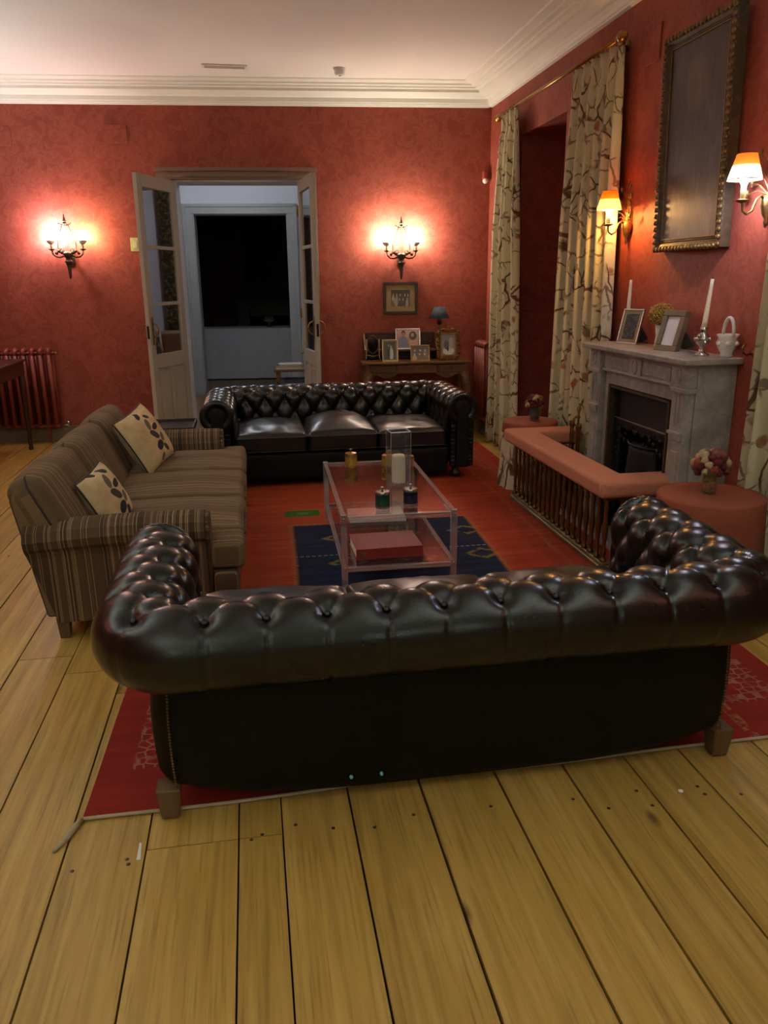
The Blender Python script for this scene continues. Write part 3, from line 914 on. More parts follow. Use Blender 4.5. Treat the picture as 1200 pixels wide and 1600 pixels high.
# ================================================================== rug
def rug():
    C = [(-0.60, 2.19), (2.10, 2.23), (2.26, 7.70), (-0.47, 7.72)]
    nx, ny = 60, 120
    def pt(u, v):
        a = Vector(C[0]).lerp(Vector(C[1]), u); b = Vector(C[3]).lerp(Vector(C[2]), u); p = a.lerp(b, v)
        wob = 0.012 * noise.noise(Vector((u * 3, v * 6, 0)))
        return p.x + wob, p.y + 0.02 * noise.noise(Vector((u * 4, v * 2, 4)))
    t = NT('kilim_weave')
    uvn = t.node('ShaderNodeTexCoord'); v = uvn.outputs['UV']       # metres along the rug
    X, Y, _ = t.sep(v)
    def box(x0, x1, y0, y1, soft=0.004):
        def edge(q, a, b):
            s1 = t.math('SMOOTH_MIN', t.math('DIVIDE', t.math('SUBTRACT', q, a), soft), 1.0, 0.0)
            m = t.node('ShaderNodeMapRange'); m.inputs[1].default_value = a - soft; m.inputs[2].default_value = a + soft; t.link(q, m.inputs[0])
            m2 = t.node('ShaderNodeMapRange'); m2.inputs[1].default_value = b - soft; m2.inputs[2].default_value = b + soft; m2.inputs[3].default_value = 1; m2.inputs[4].default_value = 0; t.link(q, m2.inputs[0])
            return t.math('MULTIPLY', m.outputs[0], m2.outputs[0])
        return t.math('MULTIPLY', edge(X, x0, x1), edge(Y, y0, y1))
    def inv(f): return t.math('SUBTRACT', 1.0, f)
    mv = t.node('ShaderNodeMapping'); mv.inputs['Scale'].default_value = (0.8, 9, 1); t.link(v, mv.inputs[0])
    ab = t.noise(mv.outputs[0], 1.4, 5, 0.65)
    red = t.ramp(ab, [(0.25, srgb(136, 56, 36)), (0.55, srgb(160, 68, 42)), (0.8, srgb(178, 84, 54))])
    deep = t.ramp(ab, [(0.3, srgb(130, 40, 34)), (0.7, srgb(154, 52, 44))])
    zone = t.ramp(Y, [(0.0, 0.0), (0.26, 0.0), (0.34, 1.0)])     # ramps work on 0..1, Y is scaled below
    yn = t.math('DIVIDE', Y, 5.5)
    zone = t.ramp(yn, [(0.16, 1.0), (0.27, 0.0)])
    col = t.mix(zone, red, deep)
    # navy panel with small motifs
    navy = box(0.74, 1.94, 1.55, 2.93, 0.012)
    gr = t.math('FRACT', t.math('MULTIPLY', X, 2.4)); gr2 = t.math('FRACT', t.math('MULTIPLY', Y, 2.1))
    dm = t.math('ADD', t.math('ABSOLUTE', t.math('SUBTRACT', gr, 0.5)), t.math('MULTIPLY', t.math('ABSOLUTE', t.math('SUBTRACT', gr2, 0.5)), 1.5))
    st = t.math('SNAP', dm, 0.04)
    mot = t.math('MULTIPLY', t.math('LESS_THAN', t.math('ABSOLUTE', t.math('SUBTRACT', st, 0.24)), 0.05), t.ramp(t.noise(v, 14, 2), [(0.42, 0.0), (0.5, 1.0)]))
    dot = t.math('MULTIPLY', t.math('LESS_THAN', t.math('ABSOLUTE', t.math('SUBTRACT', t.math('FRACT', t.math('MULTIPLY', Y, 1.55)), 0.55)), 0.012), t.math('GREATER_THAN', t.math('FRACT', t.math('MULTIPLY', X, 28)), 0.35))
    nv = t.mix(t.math('MULTIPLY', mot, 0.7), t.ramp(ab, [(0.3, srgb(22, 28, 48)), (0.7, srgb(40, 48, 72))]), t.ramp(t.noise(v, 2.0, 1), [(0.48, srgb(120, 116, 108)), (0.52, srgb(130, 112, 44))]))
    nv = t.mix(t.math('MULTIPLY', dot, 0.6), nv, srgb(150, 146, 140))
    edge = box(0.715, 1.965, 1.525, 2.955, 0.012)
    ek = t.math('GREATER_THAN', t.math('FRACT', t.math('MULTIPLY', t.math('ADD', X, Y), 26)), 0.45)
    col = t.mix(t.math('MULTIPLY', t.math('MULTIPLY', edge, ek), 0.7), col, srgb(150, 122, 60))
    col = t.mix(edge, col, t.mix(navy, col, nv))
    # green woven patch
    col = t.mix(box(0.69, 0.94, 3.15, 3.30), col, srgb(52, 96, 34))
    col = t.mix(t.math('MULTIPLY', box(0.78, 0.86, 3.20, 3.25, 0.01), 0.8), col, srgb(96, 120, 50))
    # pale honeycomb lines along the borders
    hx = t.node('ShaderNodeTexVoronoi', feature='DISTANCE_TO_EDGE'); hx.inputs['Scale'].default_value = 26; hx.inputs['Randomness'].default_value = 0.55; t.link(v, hx.inputs['Vector'])
    hl = t.ramp(hx.outputs['Distance'], [(0.0, 1.0), (0.06, 1.0), (0.11, 0.0)])
    bord = t.math('MAXIMUM', t.math('MAXIMUM', box(0.11, 0.27, 0.30, 5.2), box(2.45, 2.60, 0.3, 5.2)), t.math('MAXIMUM', box(0.11, 2.6, 0.24, 0.30), box(0.11, 2.6, 5.1, 5.3)))
    col = t.mix(t.math('MULTIPLY', t.math('MULTIPLY', hl, bord), t.ramp(t.noise(v, 9, 3), [(0.35, 0.1), (0.6, 0.5)])), col, srgb(190, 150, 130))
    line = t.math('MULTIPLY', t.math('LESS_THAN', t.math('ABSOLUTE', t.math('SUBTRACT', X, 2.33)), 0.02), t.ramp(t.noise(v, 30, 2), [(0.45, 0.0), (0.6, 0.6)]))
    col = t.mix(line, col, srgb(168, 130, 88))
    # darker woven stripes near the hearth side
    dk = t.math('MULTIPLY', box(2.02, 2.7, 1.6, 5.5, 0.05), 0.55)
    col = t.mix(dk, col, t.ramp(ab, [(0.3, srgb(112, 36, 24)), (0.7, srgb(150, 50, 32))]))
    t.set(col, 0.92, 0, 0.1)
    t.bump(t.noise(mv.outputs[0], 30, 3), 0.3, 0.003)
    T = thing('rug', 'red flatweave rug with a navy centre panel under the sofas', 'rug', (0, 0, 0))
    mb = MB()
    mb.grid(nx, ny, lambda i, j: (*pt(i / (nx - 1), j / (ny - 1)), 0.005), uv=lambda i, j: (2.7 * i / (nx - 1), 5.5 * j / (ny - 1)))
    o = mb.build('weave', t.m, T)
    md = o.modifiers.new('thick', 'SOLIDIFY'); md.thickness = 0.004; md.offset = -1
    # bound pale selvedge along both ends, with a loose tail at the near left corner
    M['selvedge'] = plain('pale_selvedge', srgb(176, 158, 130), 0.9)
    MB().tube([(*pt(i / 40, 0.0), 0.007) for i in range(41)], 0.006, 6).build('selvedge', M['selvedge'], T, smooth=True)
    MB().tube([(*pt(i / 40, 1.0), 0.007) for i in range(41)], 0.006, 6).build('selvedge', M['selvedge'], T, smooth=True)
    MB().tube([(-0.60, 2.19, 0.007), (-0.615, 2.15, 0.008), (-0.63, 2.10, 0.007), (-0.655, 2.055, 0.006)], [0.008, 0.011, 0.010, 0.005], 6).build('loose_fringe', M['selvedge'], T, smooth=True)
rug()
tag(MB().prism([(0, 0), (0.012, 0.0), (0.006, 0.07), (0.0, 0.075)], 0.0005, 0.002, 'z').build('paper_scrap', M['white'], None, (-0.41, 1.98, 0)), 'small white paper scrap in a floor joint left of the foreground sofa foot', 'scrap')
tag(MB().lathe([(0.008, 0), (0.009, 0.002), (0.004, 0.005)], 7).build('paper_crumb', M['white'], None, (1.30, 1.995, 0.0005)), 'tiny pale crumb on the boards by the right sofa foot', 'crumb')

# ================================================================== coffee table
ZT = 0.425
def coffee_table():
    cx, cy = 0.742, 4.55; w, d = 0.63, 1.31
    T = thing('coffee_table', 'clear acrylic two-tier coffee table on the rug', 'table', (cx, cy, 0.0025), R(-1.2))
    b = 0.034
    for i in (-1, 1):
        for j in (-1, 1):
            lg = MB().box((i * (w / 2 - b / 2), j * (d / 2 - b / 2), (ZT + 0.011) / 2 + 0.003), (b, b, ZT - 0.008)).build('leg', M['acryledge'], T, bevel=0.004)
            for z in (0.13, ZT - 0.02):
                MB().lathe([(0.006, -0.002), (0.006, 0.003), (0.003, 0.005)], 8, (i * (w / 2 - b / 2), j * (d / 2 + 0.001), z), Matrix.Rotation(-j * PI / 2, 3, 'X')).build('pin', M['silver'], lg)
    for z, nm in ((ZT - 0.012, 'top'), (0.125, 'shelf')):
        MB().box((0, 0, z), (w - 2 * b, d - 2 * b, 0.014)).build(nm + '_panel', M['acrylic'], T)
        for i in (-1, 1):
            MB().box((i * (w / 2 - b / 2), 0, z - 0.006), (b * 0.8, d - 2 * b - 0.002, 0.026)).build(nm + '_rail', M['acryledge'], T, bevel=0.003)
            MB().box((0, i * (d / 2 - b / 2), z - 0.006), (w - 2 * b - 0.002, b * 0.8, 0.026)).build(nm + '_rail', M['acryledge'], T, bevel=0.003)
    return T
coffee_table()
ZS = 0.135; ZT2 = ZT - 0.002
def canister(label, x, y, r, h, body, lidm, z=ZT2, group=None):
    T = thing('canister', label, 'jar', (x, y, z), 0, group)
    MB().lathe([(r * 0.96, 0), (r, 0.004), (r, h * 0.62), (r * 0.97, h * 0.63)], 24).build('body', body, T, smooth=False)
    smooth_by_angle(T.children[0])
    lid = MB().lathe([(r * 1.03, h * 0.63), (r * 1.03, h * 0.72), (r * 0.95, h * 0.78), (r * 0.35, h * 0.82), (r * 0.16, h * 0.84)], 24).build('lid', lidm, T)
    smooth_by_angle(lid)
    MB().lathe([(r * 0.15, h * 0.83), (r * 0.13, h * 0.88), (r * 0.27, h * 0.93), (r * 0.25, h * 0.98), (r * 0.1, h)], 14).build('knob', lidm, lid, smooth=True)
    MB().lathe([(r * 1.025, 0.002), (r * 1.03, 0.006), (r * 1.025, 0.012)], 24, cap=False).build('foot_ring', lidm, T)
    return T
goldglass = plain('amber_glaze', srgb(168, 136, 58), 0.2, 0.3)
greeng = plain('dark_green_glaze', srgb(16, 62, 46), 0.15)
blueg = plain('midnight_glaze', srgb(18, 22, 44), 0.15)
canister('round amber and brass lidded canister at the far left of the glass table', 0.614, 5.03, 0.040, 0.125, goldglass, M['brass'])
canister('dark green lidded jar at the front of the glass table', 0.660, 4.04, 0.040, 0.118, greeng, M['silver'])
canister('midnight blue lidded jar right of the green jar', 0.822, 4.07, 0.040, 0.118, blueg, M['silver'])
canister('brass canister half hidden left of the tall glass vase', 0.850, 4.99, 0.036, 0.105, goldglass, M['brass'])
canister('brown lidded canister half hidden right of the tall glass vase', 0.985, 4.95, 0.036, 0.10, plain('tan_glaze', srgb(150, 110, 80), 0.3), M['brass'])
def square_vase():
    T = thing('square_glass_vase', 'tall square clear glass hurricane vase on the glass table', 'vase', (0.835, 4.50, ZT2), R(4))
    a, t, h = 0.062, 0.006, 0.315
    for i, j, sx, sy in ((1, 0, t, 2 * a), (-1, 0, t, 2 * a), (0, 1, 2 * a - 2 * t, t), (0, -1, 2 * a - 2 * t, t)):
        MB().box((i * (a - t / 2), j * (a - t / 2), h / 2 + 0.018), (sx, sy, h)).build('side_pane', M['vaseglass'], T)
    MB().box((0, 0, 0.009), (2 * a, 2 * a, 0.018)).build('base', M['vaseglass'], T, bevel=0.002)
    pts = [(-a, -a), (a, -a), (a, a), (-a, a)]
    for x, y in pts: MB().tube([(x * 0.97, y * 0.97, 0.004), (x * 0.97, y * 0.97, h + 0.018)], 0.003, 6).build('edge', M['acryledge'], T)  # strips added to brighten the vertical edges
    MB().tube([(x * 0.96, y * 0.96, h + 0.018) for x, y in pts], 0.0035, 6, True).build('rim', plain('painted_rim_glint', srgb(220, 222, 224), 0.1), T)  # the glass edge's glint put into an opaque pale colour
    c = tag(MB().lathe([(0.041, 0), (0.0415, 0.01), (0.041, 0.155), (0.036, 0.168), (0.020, 0.158), (0.0, 0.152)], 24, mod=lambda an, z: 1 + 0.02 * math.sin(an * 2 + z * 30)).build('pillar_candle', M['ivory'], None, (0.835, 4.50, ZT2 + 0.0185), smooth=True), 'thick ivory pillar candle inside the square glass vase', 'candle')
square_vase()
def book(name, label, c, dims, rz, cover, pages, z=ZS, marks=False):
    w, d, h = dims
    T = thing(name, label, 'book', (c[0], c[1], z), rz)
    MB().span((-w / 2, -d / 2, h - 0.003), (w / 2, d / 2, h)).span((-w / 2, -d / 2, 0), (w / 2, d / 2, 0.003)).span((-w / 2, -d / 2, 0), (w / 2, -d / 2 + 0.004, h)).build('cover', cover, T, bevel=0.001)
    MB().span((-w / 2 + 0.006, -d / 2 + 0.004, 0.003), (w / 2 - 0.006, d / 2 - 0.007, h - 0.003)).build('page_block', pages, T)
    if marks:
        g = M['gilt']
        for x in (-w / 2 + 0.06, w / 2 - 0.06):
            MB().span((x - 0.002, -d / 2 + 0.01, h), (x + 0.002, d / 2 - 0.01, h + 0.0006)).build('gilt_line', g, T)
        MB().span((-w / 2 + 0.03, -d / 2 - 0.0006, h * 0.25), (-w / 2 + 0.055, -d / 2, h * 0.75)).build('spine_label', g, T)
    return T
book('large_book', 'large red cloth-bound book on the lower shelf of the glass table', (0.692, 4.155), (0.375, 0.285, 0.062), R(1.0), plain('red_cloth_binding', srgb(132, 38, 32), 0.5), M['ivory'], marks=True)
book('thin_book', 'thin pale magazine on the lower shelf behind the red book', (0.745, 4.83), (0.36, 0.27, 0.02), R(-3), plain('pale_cover', srgb(190, 180, 168), 0.5), M['ivory'])

# ================================================================== club fender
M['brassbase'] = plain('tarnished_brass_base', srgb(134, 122, 88), 0.4, 0.6, var=0.2)
def fender():
    X0, Y0, Y1, X1 = 1.925, 3.95, 5.50, 2.39
    T = thing('club_fender', 'brass club fender with padded rose-brown seat around the hearth', 'fender', (0, 0, 0.0055))
    def ell(off, z0, z1, wd, nm, m, bev):
        # U of three straight runs seen from above, mitred
        o = off
        outer = [(X1, Y0 - o), (X0 - o, Y0 - o), (X0 - o, Y1 + o), (X1, Y1 + o)]
        i = o - wd
        inner = [(X1, Y0 - i), (X0 - i, Y0 - i), (X0 - i, Y1 + i), (X1, Y1 + i)]
        mb = MB()
        for k in range(3):
            q = [outer[k], outer[k + 1], inner[k + 1], inner[k]]
            mb.add([(x, y, z0) for x, y in q] + [(x, y, z1) for x, y in q], [(3, 2, 1, 0), (4, 5, 6, 7), (0, 1, 5, 4), (2, 3, 7, 6)] + ([(3, 0, 4, 7)] if k == 0 else []) + ([(1, 2, 6, 5)] if k == 2 else []))
        return mb.build(nm, m, T, bevel=bev, seg=4)
    ell(0.035, 0.0, 0.028, 0.085, 'base_plinth', M['brassbase'], 0.006)
    ell(0.020, 0.028, 0.046, 0.055, 'base_moulding', M['brassbase'], 0.006)
    ell(0.015, 0.415, 0.44, 0.045, 'top_rail', M['brassdark'], 0.003)
    ell(0.085, 0.44, 0.535, 0.215, 'padded_seat', M['pinkfelt'], 0.028)
    prof = [(0.013, 0.046), (0.015, 0.056), (0.009, 0.064), (0.0085, 0.09), (0.0125, 0.10), (0.0085, 0.11), (0.009, 0.17), (0.0125, 0.205), (0.0145, 0.235), (0.0125, 0.265), (0.009, 0.30), (0.0085, 0.355), (0.0125, 0.365), (0.0085, 0.375), (0.009, 0.40), (0.014, 0.408), (0.014, 0.416)]
    bm = MB().lathe([(r * 1.3, z) for r, z in prof], 9).mesh('baluster')
    for p in bm.polygons: p.use_smooth = True
    bm.materials.append(M['brassdark'])
    n = 19
    for k in range(n): put('baluster', bm, None, T, (X0 - 0.005, Y0 + (Y1 - Y0) * k / (n - 1), 0))
    for y in (Y0, Y1):
        for k in range(1, 6): put('baluster', bm, None, T, (X0 + (X1 - X0 - 0.03) * k / 5.0, y, 0))
fender()

# ================================================================== fireplace
MY0, MY1, MX, MZ = 3.79, 5.00, 2.225, 1.205
def fireplace():
    T = thing('fireplace', 'grey veined marble fireplace with carved pilasters and cast iron insert', 'fireplace', (XW, (MY0 + MY1) / 2, 0))
    O = Vector((XW, (MY0 + MY1) / 2, 0))
    def B(nm, m, spans, bev=0.004, par=None):
        mb = MB()
        for a, b in spans: mb.span([a[i] - O[i] for i in range(3)], [b[i] - O[i] for i in range(3)])
        return mb.build(nm, m, par or T, bevel=bev)
    XB = XW - 0.002
    # shelf
    out = [(2.185, MY0 + 0.0), (2.185, MY1 + 0.05), (XB, MY1 + 0.05), (XB, MY0 - 0.045), (2.23, MY0 - 0.045)]
    out = [(2.20, MY0 - 0.045), (2.185, MY0 - 0.02), (2.185, MY1 + 0.03), (2.20, MY1 + 0.05), (XB, MY1 + 0.05), (XB, MY0 - 0.045)]
    MB().prism([(x - O.x, y - O.y) for x, y in out], MZ - 0.034, MZ, 'z').build('mantel_shelf', M['marble'], T, bevel=0.008, seg=3)
    # side slabs
    B('side_slab', M['marble'], [((2.30, MY0, 0), (XB, MY0 + 0.03, MZ - 0.034))])
    B('side_slab', M['marble'], [((2.30, MY1 - 0.03, 0), (XB, MY1, MZ - 0.034))])
    # frieze with recessed panels and oval bosses
    f = B('frieze', M['marble'], [((2.262, MY0 + 0.16, 1.035), (2.32, MY1 - 0.16, MZ - 0.034)), ((2.248, MY0 + 0.17, 1.040), (2.30, MY1 - 0.17, 1.054)), ((2.248, MY0 + 0.17, 1.150), (2.30, MY1 - 0.17, MZ - 0.036))])
    ym = (MY0 + MY1) / 2
    B('frieze_panel', M['marble'], [((2.254, MY0 + 0.20, 1.064), (2.28, ym - 0.09, 1.138))], 0.006)
    B('frieze_panel', M['marble'], [((2.254, ym + 0.09, 1.064), (2.28, MY1 - 0.20, 1.138))], 0.006)
    def boss(x, y, z, a=0.030, b=0.042, par=T):
        mb = MB()
        mb.tube([(x - O.x, y + a * math.cos(t) - O.y, z + b * math.sin(t)) for t in [2 * PI * k / 20 for k in range(20)]], 0.006, 6, True)
        mb.ball((x + 0.004 - O.x, y - O.y, z), 1.0, 14, 8, (0.010, a * 0.7, b * 0.7))
        return mb.build('carved_boss', M['marble'], par, smooth=True)
    B('frieze_block', M['marble'], [((2.248, ym - 0.075, 1.050), (2.28, ym + 0.075, 1.152))])
    boss(2.246, ym, 1.101)
    # pilasters
    for y0, y1 in ((MY0, MY0 + 0.155), (MY1 - 0.155, MY1)):
        yc = (y0 + y1) / 2
        p = B('pilaster', M['marble'], [((2.25, y0 + 0.01, 0.10), (2.299, y1 - 0.01, 1.03)), ((2.235, y0, 0), (2.299, y1, 0.11)), ((2.235, y0, 1.045), (2.299, y1, MZ - 0.034)),
                                         ((2.232, y0 - 0.004, 1.018), (2.299, y1 + 0.004, 1.045)), ((2.228, y0 + 0.012, 0.79), (2.30, y1 - 0.012, 0.808)), ((2.236, y0 + 0.018, 0.76), (2.30, y1 - 0.018, 0.79))])
        B('lower_panel', M['marble'], [((2.244, yc - 0.036, 0.16), (2.27, yc + 0.036, 0.70))], 0.005, p)
        for q in (-0.034, 0.0, 0.034):
            B('flute', M['marble'], [((2.243, yc + q - 0.010, 0.83), (2.26, yc + q + 0.010, 1.005))], 0.005, p)
        boss(2.233, yc, 1.108, 0.024, 0.036, p)
    # inner marble slips and gilt edge
    IY0, IY1, IZ = MY0 + 0.155, MY1 - 0.155, 0.955
    B('marble_slip', M['marble'], [((2.285, IY0, 0), (2.33, IY0 + 0.065, 1.036))])
    B('marble_slip', M['marble'], [((2.285, IY1 - 0.065, 0), (2.33, IY1, 1.036))])
    B('marble_slip', M['marble'], [((2.285, IY0 + 0.065, IZ), (2.33, IY1 - 0.065, 1.036))])
    a, b = IY0 + 0.065, IY1 - 0.065
    B('brass_edge', M['giltdark'], [((2.277, a, 0), (2.32, a + 0.02, IZ)), ((2.277, b - 0.02, 0), (2.32, b, IZ)), ((2.277, a, IZ - 0.02), (2.32, b, IZ))], 0.003)
    a += 0.02; b -= 0.02; zt = IZ - 0.02
    B('firebox', M['soot'], [((XB - 0.03, a, 0), (XB, b, zt)), ((2.32, a, 0), (XB, a + 0.015, zt)), ((2.32, b - 0.015, 0), (XB, b, zt)), ((2.32, a, zt - 0.015), (XB, b, zt))], 0)
    # cast iron insert: hood plate, frame of relief, arched fire basket
    ins = B('iron_insert', M['iron'], [((2.335, a, 0.69), (2.36, b, zt)), ((2.335, a, 0), (2.36, a + 0.07, 0.69)), ((2.335, b - 0.07, 0), (2.36, b, 0.69)), ((2.318, a + 0.01, 0.722), (2.345, b - 0.01, 0.740))], 0.004)
    B('hood_bar', M['silver'], [((2.312, a + 0.015, 0.741), (2.332, b - 0.015, 0.751))], 0.002, ins)
    rr = random.Random(5)
    mb = MB()
    for k in range(90):
        if k < 46: y, z = a + 0.03 + (b - a - 0.06) * rr.random(), rr.uniform(0.60, 0.71)
        else: y, z = rr.choice((a + rr.uniform(0.01, 0.065), b - rr.uniform(0.01, 0.065))), rr.uniform(0.05, 0.68)
        mb.ball((2.334 - O.x, y - O.y, z), 1, 7, 5, (0.008, rr.uniform(0.008, 0.018), rr.uniform(0.008, 0.018)))
    tag(mb.build('cast_relief', M['iron'], ins, smooth=True), kind='stuff')
    yc = (a + b) / 2
    def hood(i, j):
        th = PI * i / 24; q = j / 16
        rad = 0.20 * (1 - 0.25 * q * q)
        y = yc + rad * math.cos(th) * 0.95; x = 2.36 - 0.07 * math.sin(th) - 0.03 * (1 - q) * math.sin(th)
        z = 0.06 + 0.56 * q
        bump_ = 0.006 * (math.sin(i * 2.6 + (j % 2) * 1.3) * math.sin(j * 1.57))
        return (x + bump_ - O.x, y - O.y, z)
    mb = MB().grid(25, 17, hood)
    mb.add([hood(i, 16) for i in range(25)], [tuple(range(25))])
    mb.build('fire_basket', M['iron'], T, smooth=True)
    tp = MB().tube([(2.355 - 0.075 * math.sin(PI * k / 16) - O.x, yc + 0.152 * math.cos(PI * k / 16) - O.y, 0.625) for k in range(17)], 0.008, 6).build('basket_rim', M['iron'], T, smooth=True)
    return T
fireplace()
# raised hearth and grate in front of it
hs = thing('hearth_stone', 'white marble hearth slab behind the fender', 'hearth', (2.35, 4.40, 0))
MB().span((2.10 - 2.35, -0.66, 0), (2.232 - 2.35, 0.66, 0.045)).build('slab', M['marble'], hs, bevel=0.006)
def scuttle():
    T = thing('coal_scuttle', 'low oval black iron coal scuttle on the hearth behind the fender', 'scuttle', (2.10, 4.10, 0.0))
    mb = MB().lathe([(0.06, 0.0465), (0.10, 0.06), (0.125, 0.11), (0.13, 0.17), (0.118, 0.175), (0.11, 0.12), (0.05, 0.08)], 28, mod=lambda a, z: 1 + 0.03 * abs(math.sin(6 * a)))
    mb.v = [(x * 0.7, y * 1.1, z - 0.046 + 0.0465) for x, y, z in mb.v]
    mb.build('bowl', M['iron'], T, (0.075, 0, 0), smooth=True)
    MB().tube([(0.075, 0.14 * math.cos(PI * k / 12), 0.17 + 0.09 * math.sin(PI * k / 12)) for k in range(13)], 0.006, 6).build('handle', M['iron'], T, smooth=True)
scuttle()
# fire irons on a stand beside the hearth
def fire_irons():
    T = thing('fire_iron_stand', 'brass fire iron stand between the fender and the far curtain', 'fire irons', (2.30, 5.28, 0))
    MB().lathe([(0.085, 0), (0.085, 0.012), (0.05, 0.02), (0.03, 0.05), (0.012, 0.06)], 20).build('foot', M['brass'], T, smooth=True)
    MB().lathe([(0.009, 0.05), (0.009, 0.30), (0.016, 0.31), (0.009, 0.32), (0.008, 0.55), (0.018, 0.565), (0.010, 0.58), (0.008, 0.64), (0.016, 0.655), (0.006, 0.67), (0.012, 0.70), (0.017, 0.715), (0.010, 0.735), (0.004, 0.75)], 12).build('pole', M['brass'], T, smooth=True)
    MB().tube([(0.0, -0.09, 0.545), (0, 0.09, 0.545)], 0.006, 8).build('crossbar', M['brass'], T)
    for y, nm in ((-0.08, 'poker'), (-0.035, 'tongs'), (0.04, 'brush'), (0.08, 'shovel')):
        e = MB().lathe([(0.005, 0.10), (0.005, 0.50), (0.010, 0.52), (0.006, 0.535), (0.006, 0.57), (0.015, 0.59), (0.012, 0.61), (0.004, 0.62)], 9, (-0.02, y, 0)).build(nm, M['brassdark'], T, smooth=True)
        if nm == 'brush': MB().lathe([(0.01, 0.20), (0.022, 0.17), (0.028, 0.09), (0.024, 0.085)], 12, (-0.02, y, 0)).build('bristles', M['iron'], e)
        if nm == 'shovel': MB().box((-0.02, y, 0.12), (0.012, 0.06, 0.10)).build('blade', M['brassdark'], e, bevel=0.004)
fire_irons()

# ================================================================== round skirted tables
def skirted_table(label, c, r, h, skirt, topper):
    T = thing('round_side_table', label, 'table', (c[0], c[1], 0))
    n = 72
    MB().lathe([(0.02, 0), (0.16, 0.0), (0.16, 0.02), (0.03, 0.04), (0.025, h - 0.03), (r - 0.03, h - 0.028), (r - 0.012, h - 0.012)], 24).build('wooden_table', M['darkwood'], T)
    def drape(z1, amp, flare, base, z0):
        rows = 14
        def fn(i, j):
            a = 2 * PI * i / n
            if j == 0: return (0.0, 0.0, z0)
            if j < 4:
                rr = (base - 0.008) * j / 4; return (rr * math.cos(a), rr * math.sin(a), z0)
            if j == 4: return ((base - 0.006) * math.cos(a), (base - 0.006) * math.sin(a), z0 - 0.001)
            t = (j - 5) / (rows - 6)
            fold = math.sin(a * 9 + 0.8 * math.sin(a * 2)) * 0.6 + math.sin(a * 5 + 1.3) * 0.4
            rr = base + flare * t + amp * t * fold
            return (rr * math.cos(a), rr * math.sin(a), z0 - 0.012 - (z0 - 0.012 - z1) * t)
        return fn, rows
    if skirt:
        fn, rows = drape(0.008, 0.016, 0.035, r - 0.006, h - 0.004)
        MB().grid(n, rows, fn, cu=True, uv=lambda i, j: (r * 2 * PI * i / n, j / rows * h)).build('skirt', skirt, T, smooth=True)
    fn, rows = drape(h - 0.09 if skirt else 0.02, 0.008 if skirt else 0.018, 0.006 if skirt else 0.03, r, h)
    MB().grid(n, rows, fn, cu=True).build('tablecloth', topper, T, smooth=True)
    return T
skirted_table('round side table under a terracotta cloth beside the foreground sofa arm', (2.185, 3.38), 0.252, 0.59, None, M['pinkcloth'])
skirted_table('small round table with terracotta topper and branch print skirt by the recess', (2.165, 5.90), 0.215, 0.535, M['curtain'], M['pinkcloth'])
roses = [plain('dried_rose_%s' % k, c, 0.8) for k, c in (('crimson', srgb(88, 18, 20)), ('cream', srgb(168, 146, 108)), ('rust', srgb(140, 66, 44)), ('dusty', srgb(120, 70, 54)))]
def bouquet(label, c, z, vh, vr, hr, n, seed, vm):
    T = thing('flower_vase', label, 'vase', (c[0], c[1], z))
    MB().lathe([(vr * 0.95, 0), (vr, 0.006), (vr * 0.9, 0.02), (vr * 0.97, vh * 0.35), (vr * 1.08, vh * 0.6), (vr * 0.9, vh * 0.85), (vr * 1.0, vh)], 22, cap=False).lathe([(0.001, 0.004), (vr * 0.9, 0.004)], 22, cap=False).build('vase', M['vaseglass'], T, smooth=True)
    MB().lathe([(vr * 0.80, 0.014), (vr * 0.86, vh * 0.35), (vr * 0.98, vh * 0.6), (vr * 0.82, vh * 0.84), (vr * 0.5, vh * 0.9)], 20).build('potpourri', vm, T, smooth=True)
    rr = random.Random(seed)
    for k in range(n):
        t = (k + 0.5) / n; ph = k * 2.399963
        th = math.acos(1 - 1.45 * t)
        p = Vector((math.sin(th) * math.cos(ph), math.sin(th) * math.sin(ph), 0.85 * math.cos(th))) * hr
        fr = rr.uniform(0.015, 0.025) * hr / 0.085
        m = rr.choice([0, 0, 0, 1, 1, 2, 3])
        sd = rr.random() * 10
        mb = MB()
        def petal(i, j):
            a = 2 * PI * i / 12; q = j / 6
            rad = fr * (0.25 + 0.9 * math.sin(PI * (0.08 + 0.75 * q))) * (1 + 0.16 * math.sin(3 * a + q * 5 + sd))
            return Vector((rad * math.cos(a), rad * math.sin(a), fr * (1.0 - 1.7 * q)))
        mb.grid(12, 7, petal, cu=True)
        mb.add([petal(i, 0) for i in range(12)], [tuple(range(12))])
        o = mb.build('flower', roses[m], T, (p.x, p.y, vh + hr * 0.42 + p.z), smooth=True)
        o.rotation_euler = p.to_track_quat('Z', 'Y').to_euler()
    return T
pot = plain('dried_petal_mix', srgb(128, 92, 50), 0.8, var=0.5, scale=70)
bouquet('dried rose bouquet in a glass vase on the near terracotta table', (2.175, 3.39), 0.5905, 0.105, 0.036, 0.078, 40, 2, pot)
bouquet('small dried flower bunch in a glass on the far skirted table', (2.185, 5.86), 0.5355, 0.115, 0.042, 0.066, 32, 9, plain('dark_petal_mix', srgb(70, 52, 40), 0.8, var=0.5, scale=70))
